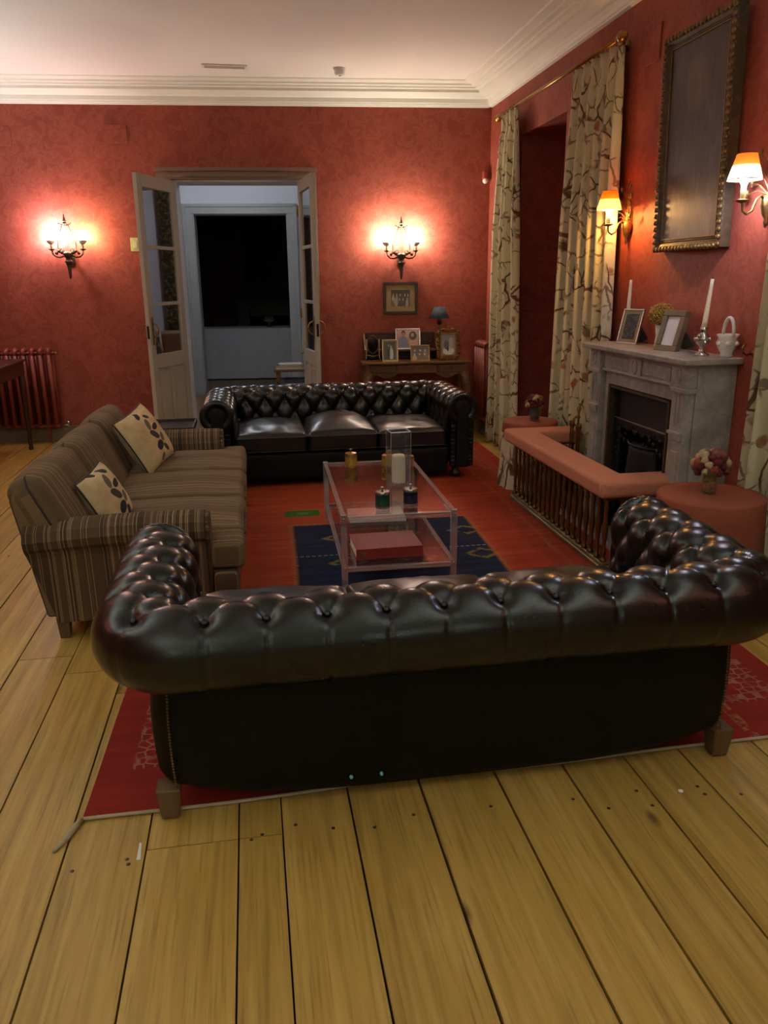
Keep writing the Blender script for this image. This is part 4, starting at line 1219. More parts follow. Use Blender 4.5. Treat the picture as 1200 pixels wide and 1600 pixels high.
# ================================================================== curtains on the right wall
def curtain(label, ytop, ybot, xc, z0, z1, folds, seed, xamp=0.05, mat=None, xtop=None, bow=0.0):
    """hanging pleated cloth; runs along y, pleats stand out in x"""
    mat = mat or M['curtain']
    T = thing('curtain', label, 'curtain', (xc, (ytop[0] + ytop[1]) / 2, z0), 0, 'branch print curtains')
    rr = random.Random(seed); nu, nv = folds * 12 + 1, 46
    ph = [rr.uniform(-0.5, 0.5) for _ in range(folds + 2)]
    y00 = (ytop[0] + ytop[1]) / 2
    wtot = 1.9
    def fn(i, j):
        u = i / (nu - 1); v = j / (nv - 1)          # v 0 top .. 1 bottom
        k = v ** 0.8
        a = ytop[0] + (ybot[0] - ytop[0]) * k; b = ytop[1] + (ybot[1] - ytop[1]) * k
        f = u * folds; q = int(f)
        y = a + (b - a) * u + 0.018 * math.sin(f * 2 * PI + 1.0) * (0.4 + v)
        amp = xamp * (0.45 + 0.55 * min(1, v * 3)) * (0.75 + 0.5 * abs(math.sin(q * 1.7 + seed)))
        x = amp * (math.sin(f * 2 * PI + ph[min(q, folds)] * v) + 0.25 * math.sin(f * 4 * PI + seed + v * 2))
        # pinch just below the heading tape
        pin = math.exp(-((v - 0.035) / 0.02) ** 2)
        x *= 1 - 0.45 * pin
        x += bow * math.sin(PI * min(1, v)) 
        x = min(x, XW - 0.012 - xc) if xc < XW + 0.0 else x
        z = z1 - (z1 - z0) * v + 0.006 * math.sin(f * 2 * PI) * (1 if v > 0.98 else 0)
        return (x, y - y00, z - z0)
    o = MB().grid(nu, nv, fn, uv=lambda i, j: (wtot * i / (nu - 1) + seed * 3.7, (z1 - z0) * (1 - j / (nv - 1)))).build('cloth', mat, T, smooth=True)
    md = o.modifiers.new('thick', 'SOLIDIFY'); md.thickness = 0.004
    hooks = MB()
    for k in range(folds):
        y = ytop[0] + (ytop[1] - ytop[0]) * (k + 0.25) / folds - y00
        MB().tube([(0.0 + 0.022 * math.cos(2 * PI * q / 14), y, z1 - z0 + 0.016 + 0.022 * math.sin(2 * PI * q / 14)) for q in range(14)], 0.0035, 6, True).build('curtain_ring', M['brassdark'], T, smooth=True)
    return T
XR = 2.425
curtain('branch print curtain left of the dark recess, nearest the room corner', (7.70, 7.26), (7.89, 6.93), XR, 0.012, 3.06, 4, 1, 0.055)
curtain('wide branch print curtain between the recess and the fireplace', (6.10, 5.27), (6.26, 5.12), XR + 0.03, 0.012, 3.06, 6, 2, 0.045)
curtain('branch print curtain at the right edge beyond the fireplace', (3.50, 2.85), (3.60, 2.70), XR + 0.035, 0.012, 3.06, 5, 5, 0.04)
def rod(label, y0, y1):
    T = thing('curtain_rod', label, 'curtain rod', (XR, (y0 + y1) / 2, 3.076))
    L = (y1 - y0) / 2
    MB().tube([(0, -L, 0), (0, L, 0)], 0.014, 12).build('pole', M['brass'], T, smooth=True)
    for s in (-1, 1):
        Mx = Matrix.Rotation(-s * PI / 2, 3, 'X')
        MB().lathe([(0.014, 0), (0.024, 0.008), (0.024, 0.016), (0.012, 0.024), (0.020, 0.036), (0.034, 0.055), (0.036, 0.072), (0.026, 0.092), (0.012, 0.104), (0.018, 0.116), (0.010, 0.13), (0.002, 0.134)], 16, (0, s * L, 0), Mx).build('finial', M['brass'], T, smooth=True)
        b = MB().tube([(0, s * (L - 0.05), -0.016), (0.05, s * (L - 0.05), -0.03), (XW - XR - 0.004, s * (L - 0.05), -0.02)], 0.008, 8).build('bracket', M['brass'], T, smooth=True)
        MB().lathe([(0.03, 0), (0.03, 0.006), (0.02, 0.012)], 14, (XW - XR - 0.001, s * (L - 0.05), -0.02), Matrix.Rotation(-PI / 2, 3, 'Y')).build('rose', M['brass'], b, smooth=True)
rod('brass curtain rod with turned finials over the dark recess', 5.32, 7.76)
rod('brass curtain rod over the right edge curtain', 0.9, 3.52)

# ================================================================== painting
def painting():
    t = NT('dark_old_painting'); v = t.coord()
    x, y, z = t.sep(v)
    mp = t.node('ShaderNodeMapping'); mp.inputs['Scale'].default_value = (1, 6, 2.0); t.link(v, mp.inputs[0])
    nz = t.noise(mp.outputs[0], 3.0, 7, 0.7, 0.5)
    c = t.ramp(nz, [(0.3, srgb(30, 24, 24)), (0.55, srgb(62, 50, 50)), (0.75, srgb(96, 80, 76))])
    # a faint pale figure rising through the middle, lighter ground at its foot
    fig = t.math('ADD', t.math('POWER', t.math('DIVIDE', y, 0.13), 2.0), t.math('POWER', t.math('DIVIDE', t.math('SUBTRACT', z, 0.86), 0.16), 2.0))
    c = t.mix(t.math('MULTIPLY', t.ramp(fig, [(0.2, 0.6), (1.0, 0.0)]), nz), c, srgb(140, 100, 66))
    foot = t.ramp(z, [(0.08, 0.6), (0.45, 0.0)])
    c = t.mix(t.math('MULTIPLY', foot, nz), c, srgb(132, 112, 92))
    t.set(c, 0.42, 0, 0.5); t.bump(nz, 0.25, 0.004)
    yc = 4.335; w, h = 0.70, 1.145
    T = thing('oil_painting', 'dark old oil painting in a carved gilt frame above the mantel', 'painting', (XW - 0.038, yc, 1.76))
    T.rotation_euler = (0, R(-1.6), 0)
    fw = 0.062
    MB().span((-0.012, -w / 2 + fw - 0.005, fw - 0.005), (0.004, w / 2 - fw + 0.005, h - fw + 0.005)).build('canvas', t.m, T)
    pr = [(0.034, 0.0), (-0.020, 0.002), (-0.030, 0.012), (-0.030, 0.030), (-0.018, 0.044), (-0.022, 0.054), (-0.012, fw), (0.034, fw)]
    # mitred mouldings
    def bar(p, q, inward, nm):
        p = Vector(p); q = Vector(q); d = (q - p).normalized(); inw = Vector(inward)
        mb = MB(); n = len(pr)
        vs = []
        for e, sg in ((p, 1), (q, -1)):
            for x, o in pr:
                k = e + inw * o + d * o * sg
                vs.append((x, k.x, k.y))
        fs = [tuple(range(n)), tuple(range(2 * n - 1, n - 1, -1))] + [(i, i + n, (i + 1) % n + n, (i + 1) % n) for i in range(n)]
        mb.add(vs, fs)
        return mb.build(nm, M['giltdark'], T, bevel=0.002)
    A, Bp, C_, D_ = (-w / 2, 0), (w / 2, 0), (w / 2, h), (-w / 2, h)
    bars = [bar(A, Bp, (0, 1), 'frame_bar'), bar(Bp, C_, (-1, 0), 'frame_bar'), bar(C_, D_, (0, -1), 'frame_bar'), bar(D_, A, (1, 0), 'frame_bar')]
    # carved leaf edge, one strip for each side
    for (p, q, nm) in ((A, Bp, 0), (Bp, C_, 1), (C_, D_, 2), (D_, A, 3)):
        p = Vector(p); q = Vector(q); L = (q - p).length; n = int(L / 0.036); mb = MB()
        for k in range(n):
            e = p.lerp(q, (k + 0.5) / n)
            inw = Vector((0, 0)) - (e - Vector((0, h / 2))); 
            inw = [Vector((0, 1)), Vector((-1, 0)), Vector((0, -1)), Vector((1, 0))][nm]
            e = e + inw * 0.012
            mb.ball((-0.030, e.x, e.y), 1, 7, 5, (0.014, 0.015 if nm % 2 == 0 else 0.017, 0.017 if nm % 2 == 0 else 0.015))
        tag(mb.build('leaf_carving', M['gilt'], bars[nm], smooth=True), kind='stuff')
    MB().span((-0.019, -w / 2 + fw, fw), (-0.012, -w / 2 + fw + 0.008, h - fw)).span((-0.019, w / 2 - fw - 0.008, fw), (-0.012, w / 2 - fw, h - fw)).span((-0.019, -w / 2 + fw, fw), (-0.012, w / 2 - fw, fw + 0.008)).span((-0.019, -w / 2 + fw, h - fw - 0.008), (-0.012, w / 2 - fw, h - fw)).build('gilt_slip', M['gilt'], T)
painting()

# ================================================================== lyre wall lamps (back wall)
COOL = (1.0, 0.84, 0.95, 1); WARM = (1.0, 0.66, 0.32, 1); SOFT = (1.0, 0.88, 0.70, 1); WHITE = (0.86, 0.92, 1.0, 1)
def bulb_mat(nm, c, s): return emit(nm, c, s * LAMP, (0.9, 0.9, 0.9, 1))
def lyre_sconce(label, loc, rz, bl, br, group='lyre wall lamps'):
    T = thing('lyre_wall_lamp', label, 'wall lamp', loc, rz, group)
    # local: x right, -y into the room, z up, origin on the wall at the bowl
    m = M['bronze']; Y = -0.13
    MB().lathe([(0.004, -0.21), (0.012, -0.19), (0.016, -0.15), (0.020, -0.10), (0.030, -0.055), (0.042, -0.045), (0.030, -0.035), (0.022, -0.02), (0.034, 0.0), (0.052, 0.03), (0.046, 0.045), (0.018, 0.055)], 16, (0, Y, 0)).build('stem_and_bowl', m, T, smooth=True)
    MB().span((-0.035, -0.02, -0.06), (0.035, 0.0, 0.06)).tube([(0, -0.01, 0.0), (0, Y, 0.0)], 0.014, 8).build('wall_plate', m, T, bevel=0.004)
    lyr = MB()
    for s in (-1, 1):
        pts = []
        for k in range(15):
            t = k / 14
            pts.append((s * (0.030 + 0.095 * (1 - t) * math.sin(PI * (0.25 + 0.6 * (1 - t)))), Y, 0.05 + 0.25 * t))
        lyr.tube(pts, 0.0055, 7)
    fr = lyr.build('lyre_frame', m, T, smooth=True)
    for x in (-0.018, 0.0, 0.018):
        MB().tube([(x, Y, 0.05), (x * 0.9, Y, 0.30)], 0.0022, 5).build('string', m, fr)
    MB().tube([(-0.062, Y, 0.318), (-0.045, Y, 0.305), (0, Y, 0.300), (0.045, Y, 0.305), (0.062, Y, 0.318)], 0.007, 7).ball((0, Y, 0.315), 0.020, 10, 7).lathe([(0.012, 0.325), (0.022, 0.345), (0.008, 0.352), (0.015, 0.365), (0.005, 0.375), (0.008, 0.385), (0.001, 0.41)], 10, (0, Y, 0)).build('crest', m, T, smooth=True)
    # leaf scrolls on the bowl
    for s in (-1, 1):
        mb = MB()
        for k in range(3):
            mb.ball((s * (0.055 + 0.026 * k), Y - 0.004, 0.045 + 0.012 * math.sin(k * 2.0)), 0.020 - 0.002 * k, 8, 6)
        mb.tube([(s * (0.05 + 0.018 * math.cos(a)), Y - 0.012, 0.062 + 0.018 * math.sin(a)) for a in [k * 0.7 for k in range(8)]], 0.005, 6)
        mb.build('leaf_scroll', m, T, smooth=True)
        arm = MB().tube([(s * 0.03, Y, 0.015), (s * 0.075, Y, -0.002), (s * 0.115, Y, 0.002), (s * 0.142, Y, 0.025), (s * 0.150, Y, 0.065)], 0.008, 8).lathe([(0.012, 0.062), (0.030, 0.072), (0.031, 0.077), (0.011, 0.08)], 14, (s * 0.150, Y, 0)).build('arm', m, T, smooth=True)
        MB().lathe([(0.011, 0.08), (0.011, 0.135)], 12, (s * 0.150, Y, 0)).build('candle_tube', M['ivory'], arm, smooth=True)
        mt = bl if s < 0 else br
        MB().lathe([(0.013, 0.120), (0.026, 0.126), (0.040, 0.142), (0.047, 0.160), (0.044, 0.160), (0.037, 0.144), (0.024, 0.129), (0.012, 0.126)], 20, (s * 0.150, Y, 0)).build('added_shading_cup', M['porcelain'], arm, smooth=True)  # opaque cup added to hold back light thrown down the wall
        MB().lathe([(0.012, 0.132), (0.024, 0.142), (0.036, 0.160), (0.046, 0.185), (0.052, 0.215), (0.056, 0.240), (0.034, 0.246), (0.001, 0.244)], 18, (s * 0.150, Y, 0), None, False, lambda a, z: 1 + 0.05 * math.sin(6 * a) * max(0, (z - 0.15) / 0.09)).build('oversized_glowing_bulb', mt, arm, smooth=True)  # oversized bulb: its glowing shape stands in for bloom
    return T
B_COOL = bulb_mat('cool_bulb', COOL, 80); B_WARM = bulb_mat('amber_bulb', WARM, 52); B_SOFT = bulb_mat('soft_bulb', SOFT, 74); B_REAR = bulb_mat('added_rear_bulb', (0.86, 1.0, 0.92, 1), 26)
lyre_sconce('bronze lyre wall lamp with one cool and one amber light, left of the doors', bw(-4.265, 0, 1.87), BA, B_COOL, B_WARM)
lyre_sconce('bronze lyre wall lamp with two warm lights above the small framed photograph', bw(-0.935, 0, 1.835), BA, B_SOFT, B_SOFT)
lyre_sconce('added unseen lyre wall lamp on the wall behind the camera, left one', Vector((-1.6, -3.2, 1.86)), R(180), B_REAR, B_REAR)  # unseen pair added for light from behind the camera
lyre_sconce('added unseen lyre wall lamp on the wall behind the camera, right one', Vector((1.4, -3.2, 1.86)), R(180), B_REAR, B_REAR)
# unseen uplighters added behind the camera and to the left to brighten the ceiling
M['uplight'] = bulb_mat('uplight_glow', (0.86, 1.0, 0.95, 1), 225); M['uplight_dim'] = bulb_mat('dimmed_uplight_glow', (0.86, 1.0, 0.95, 1), 180)
M['uplight_low'] = bulb_mat('low_uplight_glow', (0.86, 1.0, 0.95, 1), 95)
def uplighter(label, x, y, glow):
    T = thing('added_uplighter', label, 'floor lamp', (x, y, 0.0), 0, 'added unseen uplighters')
    MB().lathe([(0.14, 0), (0.14, 0.02), (0.03, 0.035), (0.014, 0.06), (0.013, 1.66), (0.03, 1.68)], 22).build('base_and_pole', M['brass'], T, smooth=True)
    MB().lathe([(0.03, 1.675), (0.10, 1.71), (0.16, 1.79), (0.175, 1.85), (0.171, 1.85), (0.155, 1.795), (0.095, 1.72), (0.02, 1.69)], 28, cap=False).build('bowl', M['brass'], T, smooth=True)
    MB().lathe([(0.001, 1.775), (0.11, 1.772)], 24, cap=False).build('glowing_disc', glow, T)
uplighter('added unseen brass uplighter out of the picture beside the left wall', -3.3, 3.3, M['uplight'])
uplighter('added unseen brass uplighter in the left corner out of the picture', -3.3, 7.0, M['uplight_low'])
uplighter('added unseen brass uplighter behind the camera on the left', -2.2, -1.6, M['uplight_dim'])
uplighter('added unseen brass uplighter behind the camera on the right', 2.15, 0.75, M['uplight_dim'])

# ================================================================== shaded spray sconces (right wall)
def shade_mat(nm, warm):
    t = NT(nm); t.n.remove(t.b)
    z = t.sep(t.coord('Generated'))[2]
    ball = t.math('GREATER_THAN', t.vor(t.coord('Object'), 60, 'F1'), 0.16)
    c = t.ramp(z, [(0.50, srgb(240, 206, 130)), (0.58, srgb(200, 92, 24))])
    c = t.mix(t.math('SUBTRACT', 1.0, ball), c, srgb(170, 96, 40))
    c = t.mix(t.ramp(z, [(0.03, 1.0), (0.05, 0.0)]), c, srgb(60, 56, 70))
    d = t.node('ShaderNodeBsdfDiffuse'); tr = t.node('ShaderNodeBsdfTranslucent'); mx = t.node('ShaderNodeMixShader')
    t.link(c, d.inputs[0]); t.link(c, tr.inputs[0]); mx.inputs[0].default_value = 0.10
    t.link(d.outputs[0], mx.inputs[1]); t.link(tr.outputs[0], mx.inputs[2]); t.link(mx.outputs[0], t.n['Material Output'].inputs[0])
    return t.m
M['shade'] = shade_mat('two_tone_paper_shade', True)
def spray_sconce(label, y, z, bm, dy):
    T = thing('spray_wall_lamp', label, 'wall lamp', (XW, y, z), 0, 'shaded wall lamps by the mantel')
    g = M['gilt']
    MB().lathe([(0.003, -0.16), (0.014, -0.135), (0.009, -0.12), (0.022, -0.10), (0.034, -0.06), (0.036, -0.03), (0.026, -0.015), (0.018, -0.01)], 14, (-0.03, 0, 0)).build('socket_cup', g, T, smooth=True)
    MB().tube([(-0.03, 0, -0.02), (-0.028, 0, 0.06), (-0.03, 0, 0.15), (-0.028, 0, 0.21)], [0.009, 0.006, 0.004, 0.003], 7).span((-0.02, -0.02, -0.06), (0, 0.02, 0.05)).build('backplate_stem', g, T, smooth=False)
    rr = random.Random(4)
    tips = [(0.0, 0.22), (-0.04, 0.185), (0.04, 0.18), (-0.07, 0.13), (0.07, 0.14), (-0.035, 0.12), (0.04, 0.10), (-0.085, 0.05), (0.085, 0.06), (-0.075, 0.0), (0.075, 0.0), (-0.055, 0.085), (0.06, 0.045)]
    for a, b in tips:
        a *= 1.55
        r0 = max(-0.01, b - 0.09)
        br = MB().tube([(-0.03, 0, r0), (-0.05, a * 0.5, (r0 + b) / 2 + 0.02), (-0.034 - abs(a) * 0.3, a, b)], 0.0022, 5).build('twig', g, T)
        MB().ball((-0.036 - abs(a) * 0.3, a, b + 0.010), 0.0095, 8, 6, (1, 1, 1.5)).ball((-0.030 - abs(a) * 0.3, a + 0.014, b - 0.006), 0.008, 7, 5, (0.6, 1.4, 0.8)).build('bud', g, br, smooth=True)
    sx, sy, sz = -0.185, dy, -0.035
    arm = MB().tube([(-0.04, 0, -0.045), (-0.075, dy * 0.3, -0.015), (-0.10, dy * 0.5, -0.03), (-0.125, dy * 0.7, -0.085), (-0.155, dy * 0.9, -0.10), (-0.18, dy, -0.085), (sx, sy, sz - 0.015)], 0.006, 8).lathe([(0.010, -0.015), (0.032, -0.006), (0.033, -0.002), (0.012, 0.002)], 16, (sx, sy, sz)).build('swan_arm', g, T, smooth=True)
    MB().lathe([(0.0125, 0.0), (0.0125, 0.062)], 12, (sx, sy, sz)).build('candle_tube', M['ivory'], arm, smooth=True)
    MB().lathe([(0.011, 0.062), (0.017, 0.074), (0.019, 0.092), (0.014, 0.115), (0.003, 0.13)], 14, (sx, sy, sz)).build('bulb', bm, arm, smooth=True)
    o = MB().lathe([(0.079, 0.085), (0.045, 0.20)], 32, (sx, sy, sz), None, False).build('lamp_shade', M['shade'], T, smooth=True)
    MB().tube([(sx + 0.079 * math.cos(a), sy + 0.079 * math.sin(a), sz + 0.086) for a in [2 * PI * k / 32 for k in range(32)]], 0.0016, 5, True).build('shade_ring', M['brassdark'], o)
    MB().tube([(sx + 0.045 * math.cos(a), sy + 0.045 * math.sin(a), sz + 0.2) for a in [2 * PI * k / 24 for k in range(24)]], 0.0016, 5, True).build('shade_ring', M['brassdark'], o)
    return T
spray_sconce('gilt spray wall lamp with lit amber shade beside the wide curtain', 5.14, 1.985, bulb_mat('amber_candle_bulb', (1.0, 0.52, 0.16, 1), 240), -0.05)
spray_sconce('gilt spray wall lamp with cool white bulb at the right edge', 3.665, 1.995, bulb_mat('cool_candle_bulb', (0.62, 0.70, 1.0, 1), 250), -0.03)

# ================================================================== small things on walls and ceiling
o = tag(MB().span((-0.112, -0.014, -0.084), (0.112, 0, 0.084)).build('wall_cover_plate', M['wall'], None, bw(-3.72, 0, 3.01), (0, 0, BA), bevel=0.003), 'wallpapered square cover plate high left of the double doors', 'cover plate')
o = tag(MB().span((-0.112, -0.014, -0.084), (0.112, 0, 0.084)).build('wall_cover_plate', M['wall'], None, bw(-4.82, 0, 2.985), (0, 0, BA), bevel=0.003), 'wallpapered square cover plate at the left edge under the cornice', 'cover plate')
o = tag(MB().span((-0.012, -0.10, -0.10), (0, 0.10, 0.10)).build('wall_cover_plate', M['wall'], None, (XW, 5.02, 2.97), bevel=0.003), 'wallpapered cover plate between curtain finial and painting', 'cover plate')
T = thing('light_switch', 'pale green switch plate on the wall beside the left door leaf', 'switch', bw(-3.63, 0, 1.99), BA)
MB().span((-0.045, -0.010, -0.065), (0.045, 0, 0.065)).build('plate', plain('pale_green_plate', srgb(184, 190, 130), 0.5), T, bevel=0.003)
MB().span((-0.02, -0.015, -0.035), (0.02, -0.008, 0.035)).build('rocker', plain('pale_rocker', srgb(204, 204, 160), 0.5), T, bevel=0.003)
T = thing('motion_detector', 'small white and red motion detector in the room corner', 'detector', bw(-0.055, 0.03, 2.62), BA)
rbox(0.032, 0.03, 0.045, 0.02, 6).build('housing', M['redpaint'], T, (0, 0, 0.02), smooth=True)
MB().ball((0, -0.006, -0.03), 0.03, 12, 8, (1, 1, 1)).build('lens', M['white'], T, smooth=True)
T = thing('smoke_detector', 'round white smoke detector on the ceiling', 'detector', (0.925, 7.78, ZC))
MB().lathe([(0.055, 0), (0.055, -0.012), (0.050, -0.016), (0.046, -0.045), (0.036, -0.056), (0.001, -0.057)], 28).build('housing', M['white'], T, smooth=False)
smooth_by_angle(T.children[0])
MB().lathe([(0.012, -0.056), (0.012, -0.0585)], 10).build('sensor_window', M['iron'], T)
T = thing('ceiling_vent', 'long cream ventilation grille in the ceiling', 'vent', (-0.09, 7.82, ZC))
MB().span((-0.195, -0.055, -0.012), (0.195, -0.042, 0)).span((-0.195, 0.042, -0.012), (0.195, 0.055, 0)).span((-0.195, -0.042, -0.012), (-0.175, 0.042, 0)).span((0.175, -0.042, -0.012), (0.195, 0.042, 0)).build('frame', M['white'], T, bevel=0.002)
for k in range(5): MB().box((0, -0.032 + 0.016 * k, -0.006), (0.35, 0.011, 0.003), 0, Matrix.Rotation(R(10), 3, 'X')).build('slat', M['white'], T)
MB().span((-0.175, -0.042, -0.002), (0.175, 0.042, -0.0005)).build('backing', M['ivory'], T)
T = thing('wall_hook', 'small brass tieback hook on the wall right of the mantel', 'hook', (XW, 3.68, 1.235))
MB().tube([(-0.002, 0, 0.0), (-0.04, 0, -0.01), (-0.06, -0.0, 0.005), (-0.062, 0, 0.03), (-0.05, 0, 0.045)], 0.006, 7).build('hook_arm', M['brass'], T, smooth=True)
MB().lathe([(0.02, 0), (0.018, 0.006), (0.006, 0.01)], 14, (0, 0, 0), Matrix.Rotation(-PI / 2, 3, 'Y')).build('rose', M['brass'], T, smooth=True)

# ================================================================== things on the mantel shelf
def people_photo(nm, bg, figs, ground=None):
    """small photograph: soft figures (centre x, z, half sizes, colour) on a toned ground"""
    t = NT(nm); v = t.coord('Generated'); x, y, z = t.sep(v)
    wob = t.math('MULTIPLY', t.math('SUBTRACT', t.noise(v, 9, 3), 0.5), 0.7)
    c = t.ramp(z, [(0.0, srgb(*(ground or bg))), (0.45, srgb(*bg)), (1.0, srgb(*[int(k * 0.8) for k in bg]))])
    for cx, cz, rx, rz_, col in figs:
        a = t.math('POWER', t.math('ABSOLUTE', t.math('DIVIDE', t.math('SUBTRACT', x, cx), rx)), 2.0); b = t.math('POWER', t.math('ABSOLUTE', t.math('DIVIDE', t.math('SUBTRACT', z, cz), rz_)), 2.0)
        c = t.mix(t.ramp(t.math('ADD', t.math('ADD', a, b), wob), [(0.8, 1.0), (1.1, 0.0)]), c, srgb(*col))
    return t.set(c, 0.35)
def photo_mat(nm, kind, seed, base=(150, 146, 140), dark=(30, 28, 28)):
    t = NT(nm); v = t.coord('Generated', (1, 1, 1), (0, 0, 0), (seed * 1.3, 0, 0))
    a = t.noise(v, 4.0, 5, 0.7); b = t.vor(v, 6.0, 'F1')
    f = t.math('ADD', t.math('MULTIPLY', a, 0.7), t.math('MULTIPLY', b, 0.5))
    t.set(t.ramp(f, [(0.30, srgb(*base)), (0.52, srgb(*[int((p + q) / 2) for p, q in zip(base, dark)])), (0.66, srgb(*dark))]), 0.35)
    return t.m
M['strut'] = plain('grey_brown_board', srgb(78, 70, 62), 0.7)
def photo_frame(name, label, loc, rz, lean, w, h, fw, fm, pm, mat_w=0.0, depth=0.016, stand=True, extra=None):
    T = thing(name, label, 'picture frame', loc, rz)
    e = T
    Mx = Matrix.Rotation(lean, 3, 'X')
    def sp(a, b):
        mb = MB().span(a, b); mb.v = [tuple(Mx @ Vector(p)) for p in mb.v]; return mb
    for a, b in (((-w / 2, 0, 0), (w / 2, depth, fw)), ((-w / 2, 0, h - fw), (w / 2, depth, h)), ((-w / 2, 0, fw), (-w / 2 + fw, depth, h - fw)), ((w / 2 - fw, 0, fw), (w / 2, depth, h - fw))):
        sp(a, b).build('frame_bar', fm, T, bevel=min(0.003, fw / 4))
    sp((-w / 2 + fw * 0.8, depth * 0.5, fw * 0.8), (w / 2 - fw * 0.8, depth * 0.9, h - fw * 0.8)).build('backing', M['blackframe'], T)
    if mat_w:
        sp((-w / 2 + fw, depth * 0.4, fw), (w / 2 - fw, depth * 0.52, h - fw)).build('mount', plain('cream_mount', srgb(150, 126, 88), 0.8), T)
    mw = mat_w + fw
    ph = sp((-w / 2 + mw, depth * 0.36, mw), (w / 2 - mw, depth * 0.42, h - mw)).build('photograph', pm, T)
    if stand:
        mb = MB().prism([(0.0, 0.0), (0.0, h * 0.62), (0.012, h * 0.62), (h * 0.42, 0.0)], -0.02, 0.02, 'x')
        top = Mx @ Vector((0, depth, h * 0.62))
        foot = h * 0.66 + depth
        MB().add or None
        k = 0.34 * w; s = MB(); s.add([(-k, top.y, top.z), (k, top.y, top.z), (k, foot, 0.0), (-k, foot, 0.0), (-k, top.y + 0.003, top.z), (k, top.y + 0.003, top.z), (k, foot + 0.004, 0.0), (-k, foot + 0.004, 0.0)], [(0, 1, 2, 3), (7, 6, 5, 4), (0, 4, 5, 1), (1, 5, 6, 2), (2, 6, 7, 3), (3, 7, 4, 0)])
        s.build('strut', M['strut'], T)
    return T
ZM = MZ + 0.0005
# local -y is the picture side: turned towards the room and the camera
photo_frame('picture_frame', 'silver picture frame with dark photograph at the left of the mantel', (2.375, 4.79, ZM), R(-68), R(-15), 0.165, 0.225, 0.012, M['silver'], photo_mat('reflecting_photo', 0, 1, (96, 92, 88), (24, 22, 24)), 0.02)
photo_frame('picture_frame', 'thick bronze picture frame with a pale picture in the middle of the mantel', (2.345, 4.25, ZM), R(-76), R(-16), 0.17, 0.235, 0.034, plain('olive_bronze_frame', srgb(112, 98, 76), 0.4, 0.4), plain('pale_picture', srgb(214, 204, 206), 0.3, var=0.04), 0.0, 0.038)
def candlestick(label, c, mat, ornate):
    T = thing('candlestick', label, 'candlestick', (c[0], c[1], ZM), 0, 'mantel candlesticks')
    if ornate:
        MB().lathe([(0.040, 0), (0.040, 0.006), (0.016, 0.018), (0.010, 0.035), (0.016, 0.05), (0.034, 0.07), (0.038, 0.09), (0.024, 0.11), (0.014, 0.12), (0.020, 0.13), (0.018, 0.148), (0.013, 0.15)], 16, mod=lambda a, z: 1 + 0.10 * math.sin(6 * a) * (1 if 0.04 < z < 0.12 else 0)).build('stick', mat, T, smooth=True)
        for k in range(7):
            a = k * 0.9; MB().ball((0.036 * math.cos(a), 0.036 * math.sin(a), 0.085 + 0.02 * math.sin(k * 2.1)), 0.011, 8, 6, (1, 1, 1.2)).build('leaf_ornament', mat, T, smooth=True)
    else:
        MB().lathe([(0.034, 0), (0.034, 0.005), (0.012, 0.014), (0.009, 0.05), (0.016, 0.06), (0.009, 0.07), (0.010, 0.10), (0.019, 0.112), (0.015, 0.13), (0.012, 0.135)], 16).build('stick', mat, T, smooth=True)
    return T
def taper(label, c, z0, z1, lean):
    n = 8
    pts = [(lean[0] * k / n, lean[1] * k / n, (z1 - z0) * k / n) for k in range(n + 1)]
    T = thing('taper_candle', label, 'candle', (c[0], c[1], z0), 0, 'tall ivory candles')
    MB().tube(pts, [0.0145 - 0.006 * k / n for k in range(n + 1)], 12).build('wax', M['ivory'], T, smooth=True)
    e = pts[-1]
    MB().tube([e, (e[0] + 0.001, e[1], e[2] + 0.009)], 0.0012, 5).build('wick', M['iron'], T)
candlestick('slender brass candlestick behind the silver picture frame', (2.46, 4.96), M['brass'], False)
taper('tall ivory candle at the left end of the mantel', (2.46, 4.96), ZM + 0.133, 1.60, (0.004, -0.004))
candlestick('ornate silver candlestick beside the white porcelain basket', (2.39, 3.93), M['silver'], True)
taper('tall ivory candle leaning slightly at the right end of the mantel', (2.39, 3.93), ZM + 0.149, 1.60, (0.014, -0.010))
def basket():
    T = thing('porcelain_basket', 'white porcelain basket with a high handle at the right end of the mantel', 'basket', (2.468, 3.825, ZM))
    MB().lathe([(0.030, 0), (0.034, 0.006), (0.030, 0.02), (0.046, 0.05), (0.050, 0.08), (0.044, 0.095), (0.054, 0.115), (0.048, 0.118), (0.038, 0.09), (0.02, 0.03)], 22, mod=lambda a, z: 1 + 0.05 * math.sin(8 * a) * (1 if z > 0.04 else 0)).build('bowl', M['porcelain'], T, smooth=True)
    MB().tube([(0.0, 0.046 * math.cos(PI * k / 14), 0.105 + 0.095 * math.sin(PI * k / 14) ** 0.8) for k in range(15)], 0.009, 8).build('handle', M['porcelain'], T, smooth=True)
    for k in range(6):
        a = k * 1.05; MB().ball((0.05 * math.cos(a), 0.05 * math.sin(a), 0.07), 0.013, 8, 5).build('rosette', M['porcelain'], T, smooth=True)
basket()
